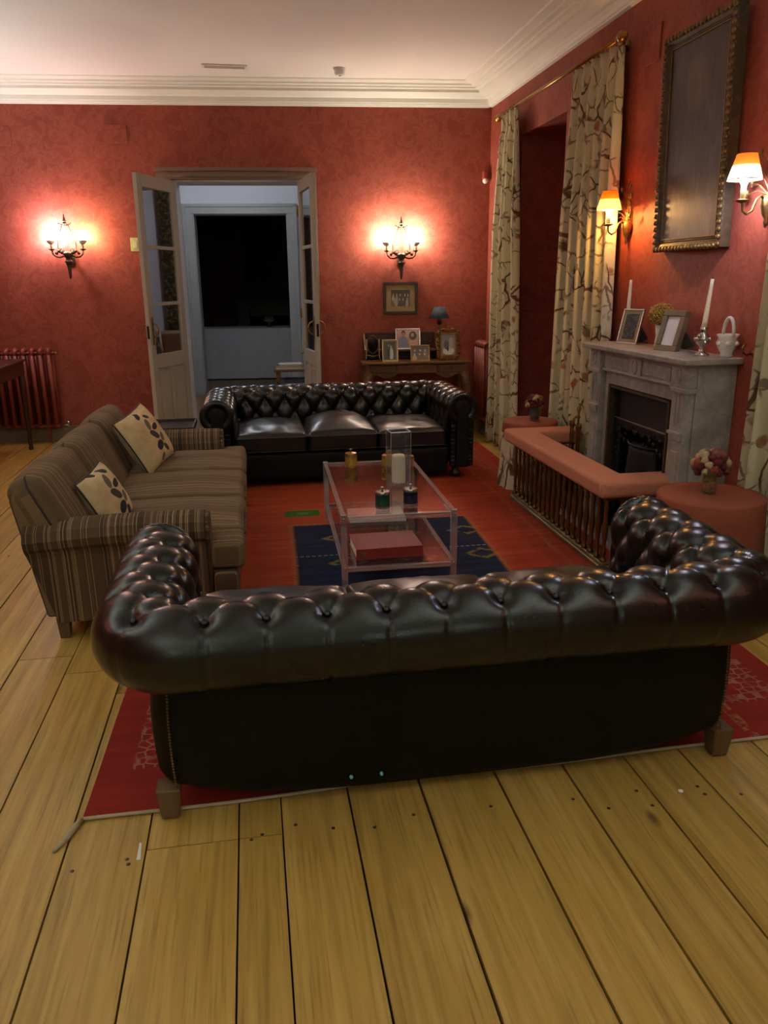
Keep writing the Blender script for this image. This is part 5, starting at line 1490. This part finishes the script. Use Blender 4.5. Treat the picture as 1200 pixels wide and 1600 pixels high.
def dried_ball():
    T = thing('dried_flower_head', 'round yellow-brown dried hydrangea head behind the bronze frame', 'dried flowers', (2.445, 4.49, ZM))
    MB().lathe([(0.026, 0), (0.030, 0.01), (0.024, 0.07), (0.032, 0.135)], 16).build('pot', M['porcelain'], T, smooth=True)
    rr = random.Random(8); mb = MB()
    for k in range(240):
        t = (k + 0.5) / 240; ph = k * 2.39996; th = math.acos(1 - 1.8 * t)
        d = Vector((math.sin(th) * math.cos(ph), math.sin(th) * math.sin(ph), math.cos(th)))
        c = d * (0.069 + rr.uniform(-0.007, 0.007)); c.z *= 0.9
        mb.ball((c.x, c.y, c.z + 0.19), rr.uniform(0.006, 0.009), 5, 4)
    mb.ball((0, 0, 0.19), 0.062, 12, 8, (1, 1, 0.9))
    tag(mb.build('florets', plain('dried_yellow_floret', srgb(146, 112, 40), 0.85, var=0.4, scale=60), T, smooth=True), kind='stuff')
dried_ball()
# ================================================================== writing desk on the back wall
def desk():
    s0, s1, d = -1.385, -0.245, 0.50
    T = thing('writing_desk', 'walnut writing desk with curved legs under the framed photograph', 'desk', bw((s0 + s1) / 2, 0.03, 0), BA)
    w = s1 - s0; hz = 0.815; m = M['deskwood']
    out = []
    def edge(x): return 0.012 * math.cos(x / (w / 2) * PI * 2)
    top = [(-w / 2, 0), (w / 2, 0)] + [(w / 2 * (1 - 2 * k / 24), -d + edge(w / 2 * (1 - 2 * k / 24))) for k in range(25)]
    MB().prism(top, hz - 0.022, hz, 'z').build('top', m, T, bevel=0.006)
    # carcase and drawers
    MB().span((-w / 2 + 0.05, -d + 0.05, 0.695), (w / 2 - 0.05, -0.02, hz - 0.022)).build('apron', m, T, bevel=0.004)
    for a, b in ((-w / 2 + 0.085, -0.22), (-0.20, 0.20), (0.22, w / 2 - 0.085)):
        dr = MB().span((a, -d + 0.036, 0.705), (b, -d + 0.055, hz - 0.032)).span((a + 0.015, -d + 0.032, 0.718), (b - 0.015, -d + 0.05, hz - 0.045)).build('drawer', m, T, bevel=0.003)
        MB().ball(((a + b) / 2, -d + 0.026, 0.745), 0.009, 8, 6).build('drawer_knob', M['brass'], dr, smooth=True)
    # scalloped skirt
    for sg in (-1, 1):
        pts = [(sg * (w / 2 - 0.06), 0.70), (sg * 0.20, 0.70), (sg * 0.21, 0.685), (sg * 0.26, 0.655), (sg * 0.32, 0.645), (sg * 0.37, 0.66), (sg * 0.41, 0.685), (sg * 0.46, 0.675), (sg * (w / 2 - 0.06), 0.62)]
        MB().prism(pts, -d + 0.042, -d + 0.058, 'y').build('scalloped_skirt', m, T)
    for i in (-1, 1):
        for y, q in ((-d + 0.055, -1), (-0.05, 0.4)):
            P = []; rad = []
            for k in range(15):
                t = k / 14; z = 0.70 * (1 - t)
                o = 0.030 * math.sin(PI * t * 1.9) - 0.006 + 0.028 * max(0, t - 0.85) / 0.15
                P.append((i * (w / 2 - 0.075 + o), y + q * o, z)); rad.append(0.040 * (1 - t) ** 0.9 + 0.015 + (0.006 if t > 0.93 else 0))
            MB().tube(P, rad, 10).build('cabriole_leg', m, T, smooth=True)
    # low back shelf
    gal = MB().span((-w / 2 + 0.045, -0.02, hz), (w / 2 - 0.31, 0.0, 1.085)).build('back_board', M['darkwood'], T, bevel=0.003)
    MB().span((-w / 2 + 0.045, -0.20, 0.90), (w / 2 - 0.31, -0.02, 0.918)).build('back_shelf', m, T, bevel=0.003)
    for x in (-w / 2 + 0.045, w / 2 - 0.33):
        MB().prism([(-0.20, hz), (-0.02, hz), (-0.02, 1.085), (-0.06, 1.07), (-0.15, 0.96), (-0.20, 0.92)], x, x + 0.02, 'x').build('shelf_end', m, T, bevel=0.003)
desk()
ZK = 0.8155
def on_desk(s, d, z=ZK): return bw(s, d, z)
def crowd(n, seed, lo, hi, skin):
    rr = random.Random(seed); L = []
    for row, z in ((1, 0.62), (0, 0.36)):
        for k in range(n):
            x = (k + 0.5 + 0.2 * row) / (n + 0.3) + rr.uniform(-0.03, 0.03); t = rr.random()
            body = tuple(int(a + (b - a) * t) for a, b in zip(lo, hi))
            L += [(x, z - 0.28, 0.42 / n, 0.34, body), (x, z + 0.06, 0.17 / n, 0.085, skin)]
    return L
bwphoto = people_photo('old_family_photo', (84, 76, 62), crowd(3, 4, (60, 54, 46), (180, 170, 150), (176, 160, 132)))
photo_frame('picture_frame', 'narrow gilt frame with a wedding photograph on the left of the desk', on_desk(-1.085, 0.43), BA, R(-12), 0.165, 0.225, 0.013, plain('pale_gilt', srgb(178, 156, 110), 0.35, 0.6), people_photo('wedding_photo', (62, 66, 60), [(0.62, 0.28, 0.17, 0.42, (198, 194, 180)), (0.58, 0.72, 0.09, 0.09, (180, 160, 140)), (0.36, 0.35, 0.13, 0.42, (32, 34, 34)), (0.38, 0.80, 0.08, 0.08, (150, 130, 112))]), 0.012)
def couple_photo():
    """two seated people painted on a pale ground, too small to show more"""
    t = NT('colour_photo_two_people'); v = t.coord('Generated'); x, y, z = t.sep(v)
    def blob(cx, cz, rx, rz_):
        a = t.math('POWER', t.math('DIVIDE', t.math('SUBTRACT', x, cx), rx), 2.0); b = t.math('POWER', t.math('DIVIDE', t.math('SUBTRACT', z, cz), rz_), 2.0)
        return t.ramp(t.math('ADD', a, b), [(0.9, 1.0), (1.1, 0.0)])
    c = t.ramp(z, [(0.0, srgb(120, 96, 84)), (1.0, srgb(200, 168, 150))])
    for cx, cz, rx, rz_, col in ((0.28, 0.22, 0.22, 0.42, srgb(110, 110, 140)), (0.74, 0.2, 0.20, 0.40, srgb(190, 140, 130)), (0.72, 0.66, 0.17, 0.24, srgb(38, 24, 20)), (0.30, 0.80, 0.09, 0.14, srgb(36, 26, 22)), (0.30, 0.74, 0.07, 0.12, srgb(170, 110, 84)), (0.70, 0.70, 0.07, 0.12, srgb(190, 126, 98))):
        c = t.mix(blob(cx, cz, rx, rz_), c, col)
    return t.set(c, 0.35)
photo_frame('picture_frame', 'silver framed colour photograph of two people standing at the back of the desk', on_desk(-0.868, 0.16, 0.9185), BA, R(-10), 0.265, 0.215, 0.012, M['silver'], couple_photo(), 0.0)
photo_frame('picture_frame', 'low brass framed group photograph in front on the desk', on_desk(-0.772, 0.42), BA, R(-14), 0.20, 0.165, 0.010, M['brass'], bwphoto, 0.0)
def rococo():
    T = photo_frame('picture_frame', 'ornate scrolled gilt frame with a small picture on the right of the desk', on_desk(-0.468, 0.36), BA, R(-8), 0.155, 0.215, 0.016, M['gilt'], people_photo('interior_photo', (120, 118, 122), [(0.5, 0.2, 0.45, 0.22, (196, 188, 176)), (0.35, 0.5, 0.2, 0.25, (64, 60, 64)), (0.7, 0.6, 0.16, 0.3, (150, 140, 130)), (0.45, 0.32, 0.1, 0.14, (40, 36, 38))]), 0.0)
    T.location.z += 0.035; T.scale = (1.12, 1.0, 1.12)
    for o in list(T.children):
        if o.name.startswith('strut'): o.scale.z = 1.0
    for k in range(26):
        a = 2 * PI * k / 26
        x = 0.095 * max(-1, min(1, 1.25 * math.cos(a))); z = 0.108 + 0.128 * max(-1, min(1, 1.25 * math.sin(a)))
        MB().ball((x, 0.012 - 0.14 * (z) * 0.0 + math.tan(R(8)) * z, z), 0.017 + 0.005 * math.sin(k * 2.7), 7, 6, (1, 0.7, 1)).tube([(x + 0.014 * math.cos(q + a), 0.0 + math.tan(R(8)) * z, z + 0.014 * math.sin(q + a)) for q in [i * 0.6 for i in range(8)]], 0.004, 5).build('scroll_ornament', M['gilt'], T, smooth=True)
    MB().tube([(0, 0.03, 0.22), (0.008, 0.035, 0.255), (-0.004, 0.035, 0.28)], [0.016, 0.011, 0.003], 7).build('crest', M['gilt'], T, smooth=True)
    for x in (-0.06, 0.06): MB().ball((x, 0.01, -0.012), 0.019, 8, 6).build('scroll_foot', M['gilt'], T, smooth=True)
rococo()
# small dressing mirror / easel at the left end
T = thing('small_easel_mirror', 'small dark oval mirror on silver feet at the left end of the desk', 'mirror', on_desk(-1.255, 0.30), BA)
MB().ball((0, 0, 0.165), 1, 20, 12, (0.052, 0.008, 0.085)).build('mirror_glass', plain('dark_mirror', srgb(40, 32, 30), 0.08, 0.6), T, smooth=True)
MB().tube([(0.056 * math.cos(2 * PI * k / 24), 0, 0.165 + 0.09 * math.sin(2 * PI * k / 24)) for k in range(24)], 0.006, 6, True).build('mirror_rim', M['brassdark'], T, smooth=True)
for s in (-1, 1): MB().tube([(s * 0.066, 0, 0.22), (s * 0.066, 0, 0.05), (s * 0.075, -0.03, 0.004)], 0.005, 6).build('support', M['silver'], T, smooth=True)
MB().tube([(-0.07, 0, 0.06), (0, -0.008, 0.045), (0.07, 0, 0.06)], 0.005, 6).build('crosspiece', M['silver'], T, smooth=True)
# lamp with slate shade
T = thing('table_lamp', 'unlit table lamp with slate blue shade at the right of the desk', 'lamp', on_desk(-0.535, 0.145), BA)
MB().lathe([(0.05, 0), (0.05, 0.012), (0.02, 0.03), (0.012, 0.06), (0.030, 0.12), (0.034, 0.17), (0.016, 0.22), (0.010, 0.25), (0.018, 0.28), (0.010, 0.31), (0.008, 0.41)], 18).build('base', M['bronze'], T, smooth=True)
MB().lathe([(0.018, 0.35), (0.024, 0.38), (0.012, 0.41)], 12).build('bulb_holder', M['iron'], T, smooth=True)
MB().lathe([(0.104, 0.415), (0.055, 0.53)], 40, mod=lambda a, z: 1 + 0.012 * math.sin(20 * a), cap=False).build('lamp_shade', M['navyshade'], T, smooth=True, solid=0.003)
MB().tube([(0.1 * math.cos(a), 0.1 * math.sin(a), 0.416) for a in (0, PI)], 0.0015, 5).build('shade_spider', M['iron'], T)
# framed photograph on the wall
t_grp = people_photo('group_photo', (70, 62, 50), crowd(5, 8, (40, 36, 30), (170, 158, 132), (170, 154, 124)), (60, 54, 44))
photo_frame('framed_group_photo', 'dark framed sepia group photograph on the wall under the right lyre lamp', bw(-0.932, 0.026, 1.272), BA, 0.0, 0.365, 0.33, 0.030, M['blackframe'], t_grp, 0.052, 0.024, False)

# ================================================================== radiators
def radiator(label, loc, rz, n, pitch, h, d, z0):
    T = thing('radiator', label, 'radiator', loc, rz, 'terracotta column radiators')
    m = M['radiator']
    me = None
    for k in range(n):
        x = -(n - 1) * pitch / 2 + k * pitch
        if me is None:
            mb = MB()
            for y in (-d + 0.03, -0.04):
                mb.tube([(0, y, z0 + 0.06), (0, y, h - 0.06)], 0.021, 10)
            mb.tube([(0, -d + 0.03, h - 0.06), (0, -d + 0.04, h - 0.02), (0, -d / 2, h - 0.008), (0, -0.05, h - 0.02), (0, -0.04, h - 0.06)], 0.024, 10)
            mb.tube([(0, -d + 0.03, z0 + 0.06), (0, -d / 2, z0 + 0.03), (0, -0.04, z0 + 0.06)], 0.024, 10)
            mb.span((-0.010, -d + 0.03, z0 + 0.06), (0.010, -0.04, h - 0.03))
            me = mb.mesh('radiator_section'); me.materials.append(m)
            for p in me.polygons: p.use_smooth = True
        put('radiator_section', me, None, T, (x, 0, 0))
    X = (n - 1) * pitch / 2
    MB().tube([(-X, -d / 2, h - 0.045), (X + 0.05, -d / 2, h - 0.045)], 0.014, 8).build('header_pipe', m, T, smooth=True)
    MB().tube([(-X, -d / 2, z0 + 0.045), (X, -d / 2, z0 + 0.045)], 0.014, 8).build('header_pipe', m, T, smooth=True)
    for s in (-1, 1): MB().span((s * X * 0.8 - 0.015, -d * 0.5, 0), (s * X * 0.8 + 0.015, -0.06, z0 + 0.05)).build('foot', m, T, bevel=0.004)
    v = MB().tube([(X, -d / 2, z0 + 0.045), (X + 0.09, -d / 2, z0 + 0.045), (X + 0.12, -d / 2, z0 + 0.03)], 0.012, 8).lathe([(0.012, 0), (0.018, 0.01), (0.018, 0.035), (0.010, 0.04)], 10, (X + 0.10, -d / 2, z0 + 0.05)).build('valve', M['silver'], T, smooth=True)
    MB().lathe([(0.008, 0), (0.010, 0.02), (0.004, 0.03)], 8, (X + 0.045, -d / 2, h - 0.045), Matrix.Rotation(PI / 2, 3, 'Y')).build('air_valve', M['silver'], T, smooth=True)
    return T
radiator('terracotta painted column radiator against the back wall at the left', bw(-5.08, 0.015, 0), BA, 13, 0.084, 0.98, 0.16, 0.14)
radiator('terracotta radiator in the corner behind the far left curtain', Vector((XW - 0.012, 8.13, 0)), R(-90), 5, 0.075, 0.99, 0.15, 0.14)
# ================================================================== console table at the left edge
def console():
    T = thing('console_table', 'dark mahogany side table cut off by the left edge of the picture', 'table', (-2.52, 7.52, 0))
    w, d, h = 0.62, 1.66, 0.905
    MB().span((-w / 2, -d / 2, h - 0.022), (w / 2, d / 2, h)).build('top', M['darkwood'], T, bevel=0.006)
    MB().span((-w / 2 + 0.02, -d / 2 + 0.02, h - 0.15), (w / 2 - 0.02, d / 2 - 0.02, h - 0.022)).build('apron', M['darkwood'], T, bevel=0.003)
    for i in (-1, 1):
        for j in (-1, 1):
            MB().lathe([(0.018, 0), (0.024, 0.012), (0.024, 0.03), (0.016, 0.04), (0.022, 0.055), (0.017, 0.075), (0.030, 0.55), (0.036, h - 0.17), (0.03, h - 0.15), (0.03, h - 0.03)], 14, (i * (w / 2 - 0.05), j * (d / 2 - 0.05), 0)).build('leg', M['darkwood'], T, smooth=True)
    return T
console()
tag(MB().span((-0.09, -0.13, 0), (0.09, 0.13, 0.012)).build('paper_stack', M['white'], None, (-2.36, 7.42, 0.9055), (0, 0, R(18)), bevel=0.001), 'white papers lying on the dark table at the left edge', 'papers')
# ================================================================== dark side table behind the striped sofa
T = thing('side_table', 'low dark tray-top side table between the striped and far leather sofas', 'table', (-0.70, 6.36, 0))
MB().span((-0.23, -0.22, 0.505), (0.225, 0.22, 0.522)).build('top', plain('dark_tray', srgb(40, 36, 36), 0.25), T, bevel=0.003)
for a, b in (((-0.235, -0.225, 0.50), (-0.222, 0.225, 0.54)), ((0.217, -0.225, 0.50), (0.23, 0.225, 0.54)), ((-0.222, -0.225, 0.50), (0.217, -0.212, 0.54)), ((-0.222, 0.212, 0.50), (0.217, 0.225, 0.54))):
    MB().span(a, b).build('tray_rim', M['blackframe'], T, bevel=0.002)
for i in (-1, 1):
    for j in (-1, 1): MB().box((i * 0.20, j * 0.19, 0.252), (0.03, 0.03, 0.505)).build('leg', M['blackframe'], T, bevel=0.002)

# ================================================================== hall: added lamp, curtain, chair, table; room beyond
T = thing('added_hall_lamp', 'added unseen white globe lamp on the hall ceiling beyond the double doors', 'ceiling lamp', bw(-3.0, -1.7, 3.3), BA)  # unseen globe added to light the hall
MB().lathe([(0.06, 0), (0.06, -0.02), (0.02, -0.03), (0.02, -0.08)], 18).build('canopy', M['white'], T, smooth=True)
MB().ball((0, 0, -0.18), 0.11, 18, 12).build('globe', emit('hall_globe', (0.93, 0.95, 1.0, 1), 20 * LAMP, (0.9, 0.9, 0.9, 1)), T, smooth=True)
def hall_curtain():
    T = thing('curtain', 'green floral curtain in the hall mirrored in the left glazed door leaf', 'curtain', bw(-0.76, -1.99, 0), BA + R(90))
    nu, nv = 61, 12
    MB().grid(nu, nv, lambda i, j: (-0.13 + 0.26 * i / 60, 0.028 * math.sin(i * 0.628 * 1.0) , 0.95 + 1.9 * j / 11), uv=lambda i, j: (0.9 * i / 60, 1.9 * j / 11)).build('cloth', M['greencurtain'], T, smooth=True, solid=0.004)
    MB().tube([(-0.2, 0, 2.87), (0.2, 0, 2.87)], 0.012, 8).build('rod', M['brass'], T)
    return T
hall_curtain()
def hall_chair():
    T = thing('armchair', 'pale wooden chair with brown cushion in the hall mirrored in the lowest door pane', 'chair', bw(-1.05, -1.80, 0), BA + R(-75))
    lt = wood('pale_beech', srgb(170, 140, 100), srgb(206, 178, 138), 2, 1, 0.5)
    for i in (-1, 1):
        MB().span((i * 0.25 - 0.022, -0.25, 0), (i * 0.25 + 0.022, -0.21, 0.64)).build('front_leg', lt, T, bevel=0.004)
        MB().span((i * 0.25 - 0.022, 0.21, 0), (i * 0.25 + 0.022, 0.25, 0.96)).build('back_leg', lt, T, bevel=0.004)
        MB().span((i * 0.25 - 0.028, -0.27, 0.64), (i * 0.25 + 0.028, 0.22, 0.67)).build('armrest', lt, T, bevel=0.006)
    MB().span((-0.228, -0.24, 0.38), (0.228, 0.22, 0.43)).build('seat', lt, T, bevel=0.004)
    MB().span((-0.228, 0.20, 0.93), (0.228, 0.24, 0.98)).build('crest_rail', lt, T, bevel=0.006)
    rbox(0.20, 0.06, 0.24, 0.05, 10).build('cushion', plain('brown_cushion', srgb(120, 70, 44), 0.85, var=0.2), T, (0.01, 0.11, 0.70), (R(-6), 0, 0), smooth=True)
hall_chair()
T = thing('hall_table', 'small side table with books just beyond the right door leaf', 'table', bw(-2.06, -0.62, 0), BA)
MB().span((-0.26, -0.22, 0.64), (0.26, 0.22, 0.665)).build('top', M['deskwood'], T, bevel=0.004)
for i in (-1, 1):
    for j in (-1, 1): MB().box((i * 0.22, j * 0.18, 0.32), (0.035, 0.035, 0.64), 0, None, 0.7).build('leg', M['deskwood'], T)
MB().span((-0.22, -0.19, 0.44), (0.22, 0.19, 0.455)).build('lower_shelf', M['deskwood'], T)
for k, (c, w, d, h, z, rz) in enumerate(((srgb(170, 172, 176), 0.34, 0.27, 0.02, 0.6655, 3), (srgb(120, 74, 52), 0.30, 0.24, 0.016, 0.686, -4), (srgb(205, 204, 200), 0.26, 0.21, 0.014, 0.7025, 7))):
    lab = ('grey book at the bottom of the pile on the hall table', 'brown book in the middle of the pile on the hall table', 'white book on top of the pile on the hall table')[k]
    q = thing('book', lab, 'book', bw(-2.14, -0.60, z), BA + R(rz), 'books on the hall table')
    cov = plain('hall_book_%d' % k, c, 0.5)
    MB().span((-w / 2, -d / 2, 0), (w / 2, d / 2, 0.002)).span((-w / 2, -d / 2, h - 0.002), (w / 2, d / 2, h)).span((-w / 2, -d / 2, 0), (-w / 2 + 0.003, d / 2, h)).build('cover', cov, q)
    MB().span((-w / 2 + 0.003, -d / 2 + 0.005, 0.002), (w / 2 - 0.005, d / 2 - 0.005, h - 0.002)).build('page_block', M['ivory'], q)
for k, (c, h) in enumerate(((srgb(190, 190, 190), 0.05), (srgb(60, 70, 90), 0.04))):
    q = thing('book', ('thick pale book on the lower shelf of the hall table', 'dark blue book lying on the thick pale book under the hall table')[k], 'book', bw(-2.06, -0.60, 0.4555 + 0.0505 * k), BA, 'books on the hall table')
    MB().span((-0.15, -0.12, 0), (0.15, 0.12, 0.003)).span((-0.15, -0.12, h - 0.003), (0.15, 0.12, h)).span((-0.15, -0.12, 0), (0.15, -0.116, h)).build('cover', plain('shelf_book_%d' % k, c, 0.5), q)
    MB().span((-0.145, -0.116, 0.003), (0.145, 0.114, h - 0.003)).build('page_block', M['ivory'], q)
T = thing('candelabrum', 'glass and brass candelabrum on the hall table behind the right door leaf', 'candelabrum', bw(-1.905, -0.66, 0.6655), BA)
MB().lathe([(0.05, 0), (0.05, 0.01), (0.014, 0.02), (0.010, 0.08), (0.022, 0.10), (0.010, 0.12), (0.009, 0.22), (0.02, 0.24), (0.006, 0.27)], 14).build('stem', M['brassdark'], T, smooth=True)
for s in (-1, 1):
    MB().tube([(0, 0, 0.10), (s * 0.05, 0, 0.085), (s * 0.085, 0, 0.11), (s * 0.09, 0, 0.16)], 0.006, 7).lathe([(0.008, 0.15), (0.024, 0.165), (0.01, 0.18)], 12, (s * 0.09, 0, 0)).build('arm', M['silver'], T, smooth=True)
q = thing('taper_candle', 'leaning pale candle in the hall candelabrum', 'candle', bw(-1.995, -0.66, 0.8455), BA)
MB().tube([(0, 0, 0), (0.01, 0, 0.10), (0.022, 0, 0.21)], [0.012, 0.011, 0.009], 10).build('wax', plain('pale_green_wax', srgb(206, 206, 176), 0.5), q, smooth=True)
MB().tube([(0.022, 0, 0.21), (0.023, 0, 0.222)], 0.0012, 5).build('wick', M['iron'], q)
# white-clothed long table in the unlit room
T = thing('draped_long_table', 'long table under a grey-white floor-length cloth in the dark room', 'table', bw(-3.0, -5.7, 0), BA)
def cloth(i, j):
    x = -1.15 + 2.3 * i / 90; z = 0.02 + 0.84 * j / 10
    return (x, -0.40 - (0.022 * math.sin(i * 0.55) * math.sin(i * 0.13 + 1)) * (1 - j / 10), z)
mb = MB().grid(91, 11, cloth); mb.span((-1.15, -0.40, 0.855), (1.15, 0.40, 0.865)); mb.span((-1.155, -0.4, 0.02), (-1.15, 0.4, 0.86)); mb.span((1.15, -0.4, 0.02), (1.155, 0.4, 0.86))
mb.build('cloth', plain('grey_white_linen', srgb(196, 196, 200), 0.85, var=0.04), T, smooth=False)
MB().span((-1.1, -0.35, 0.81), (1.1, 0.35, 0.852)).build('table_top', M['darkwood'], T)
for i in (-1, 1):
    for j in (-1, 1): MB().box((i * 1.05, j * 0.3, 0.405), (0.06, 0.06, 0.81)).build('leg', M['darkwood'], T)
T = thing('footed_bowl', 'small silver footed bowl on the clothed table in the dark room', 'bowl', bw(-2.62, -5.65, 0.866), BA)
MB().lathe([(0.05, 0), (0.045, 0.008), (0.012, 0.02), (0.010, 0.07), (0.05, 0.09), (0.12, 0.13), (0.115, 0.135), (0.04, 0.10)], 22).build('bowl', M['silver'], T, smooth=True)
for k in range(5): MB().ball((0.05 * math.cos(k * 1.25), 0.05 * math.sin(k * 1.25), 0.14), 0.04, 10, 7).build('fruit', plain('dim_fruit_%d' % k, srgb(90, 70, 40), 0.5), T, smooth=True)
T = thing('far_fireplace', 'dim pale fireplace against the wall of the dark room', 'fireplace', bw(-2.75, -8.48, 0), BA)
dm = plain('dim_stone', srgb(96, 88, 78), 0.6)
MB().span((-0.75, -0.25, 1.22), (0.75, 0, 1.27)).build('shelf', dm, T, bevel=0.006)
for s in (-1, 1): MB().span((s * 0.52 - 0.12, -0.18, 0), (s * 0.52 + 0.12, 0, 1.22)).build('jamb', dm, T, bevel=0.006)
MB().span((-0.40, -0.17, 0.95), (0.40, 0, 1.22)).build('lintel', dm, T, bevel=0.006)
MB().span((-0.40, -0.05, 0), (0.40, 0, 0.95)).build('firebox', M['soot'], T)
T = thing('far_wall_mirror', 'dark framed mirror above the dim fireplace in the dark room', 'mirror', bw(-2.75, -8.48, 1.55), BA)
MB().span((-0.5, -0.02, 0.05), (0.5, 0, 1.15)).build('glass', plain('black_mirror', srgb(8, 6, 6), 0.7), T)
for a, b in (((-0.56, -0.04, 0), (0.56, 0, 0.06)), ((-0.56, -0.04, 1.14), (0.56, 0, 1.2)), ((-0.56, -0.04, 0.06), (-0.5, 0, 1.14)), ((0.5, -0.04, 0.06), (0.56, 0, 1.14))):
    MB().span(a, b).build('frame_bar', M['giltdark'], T, bevel=0.004)
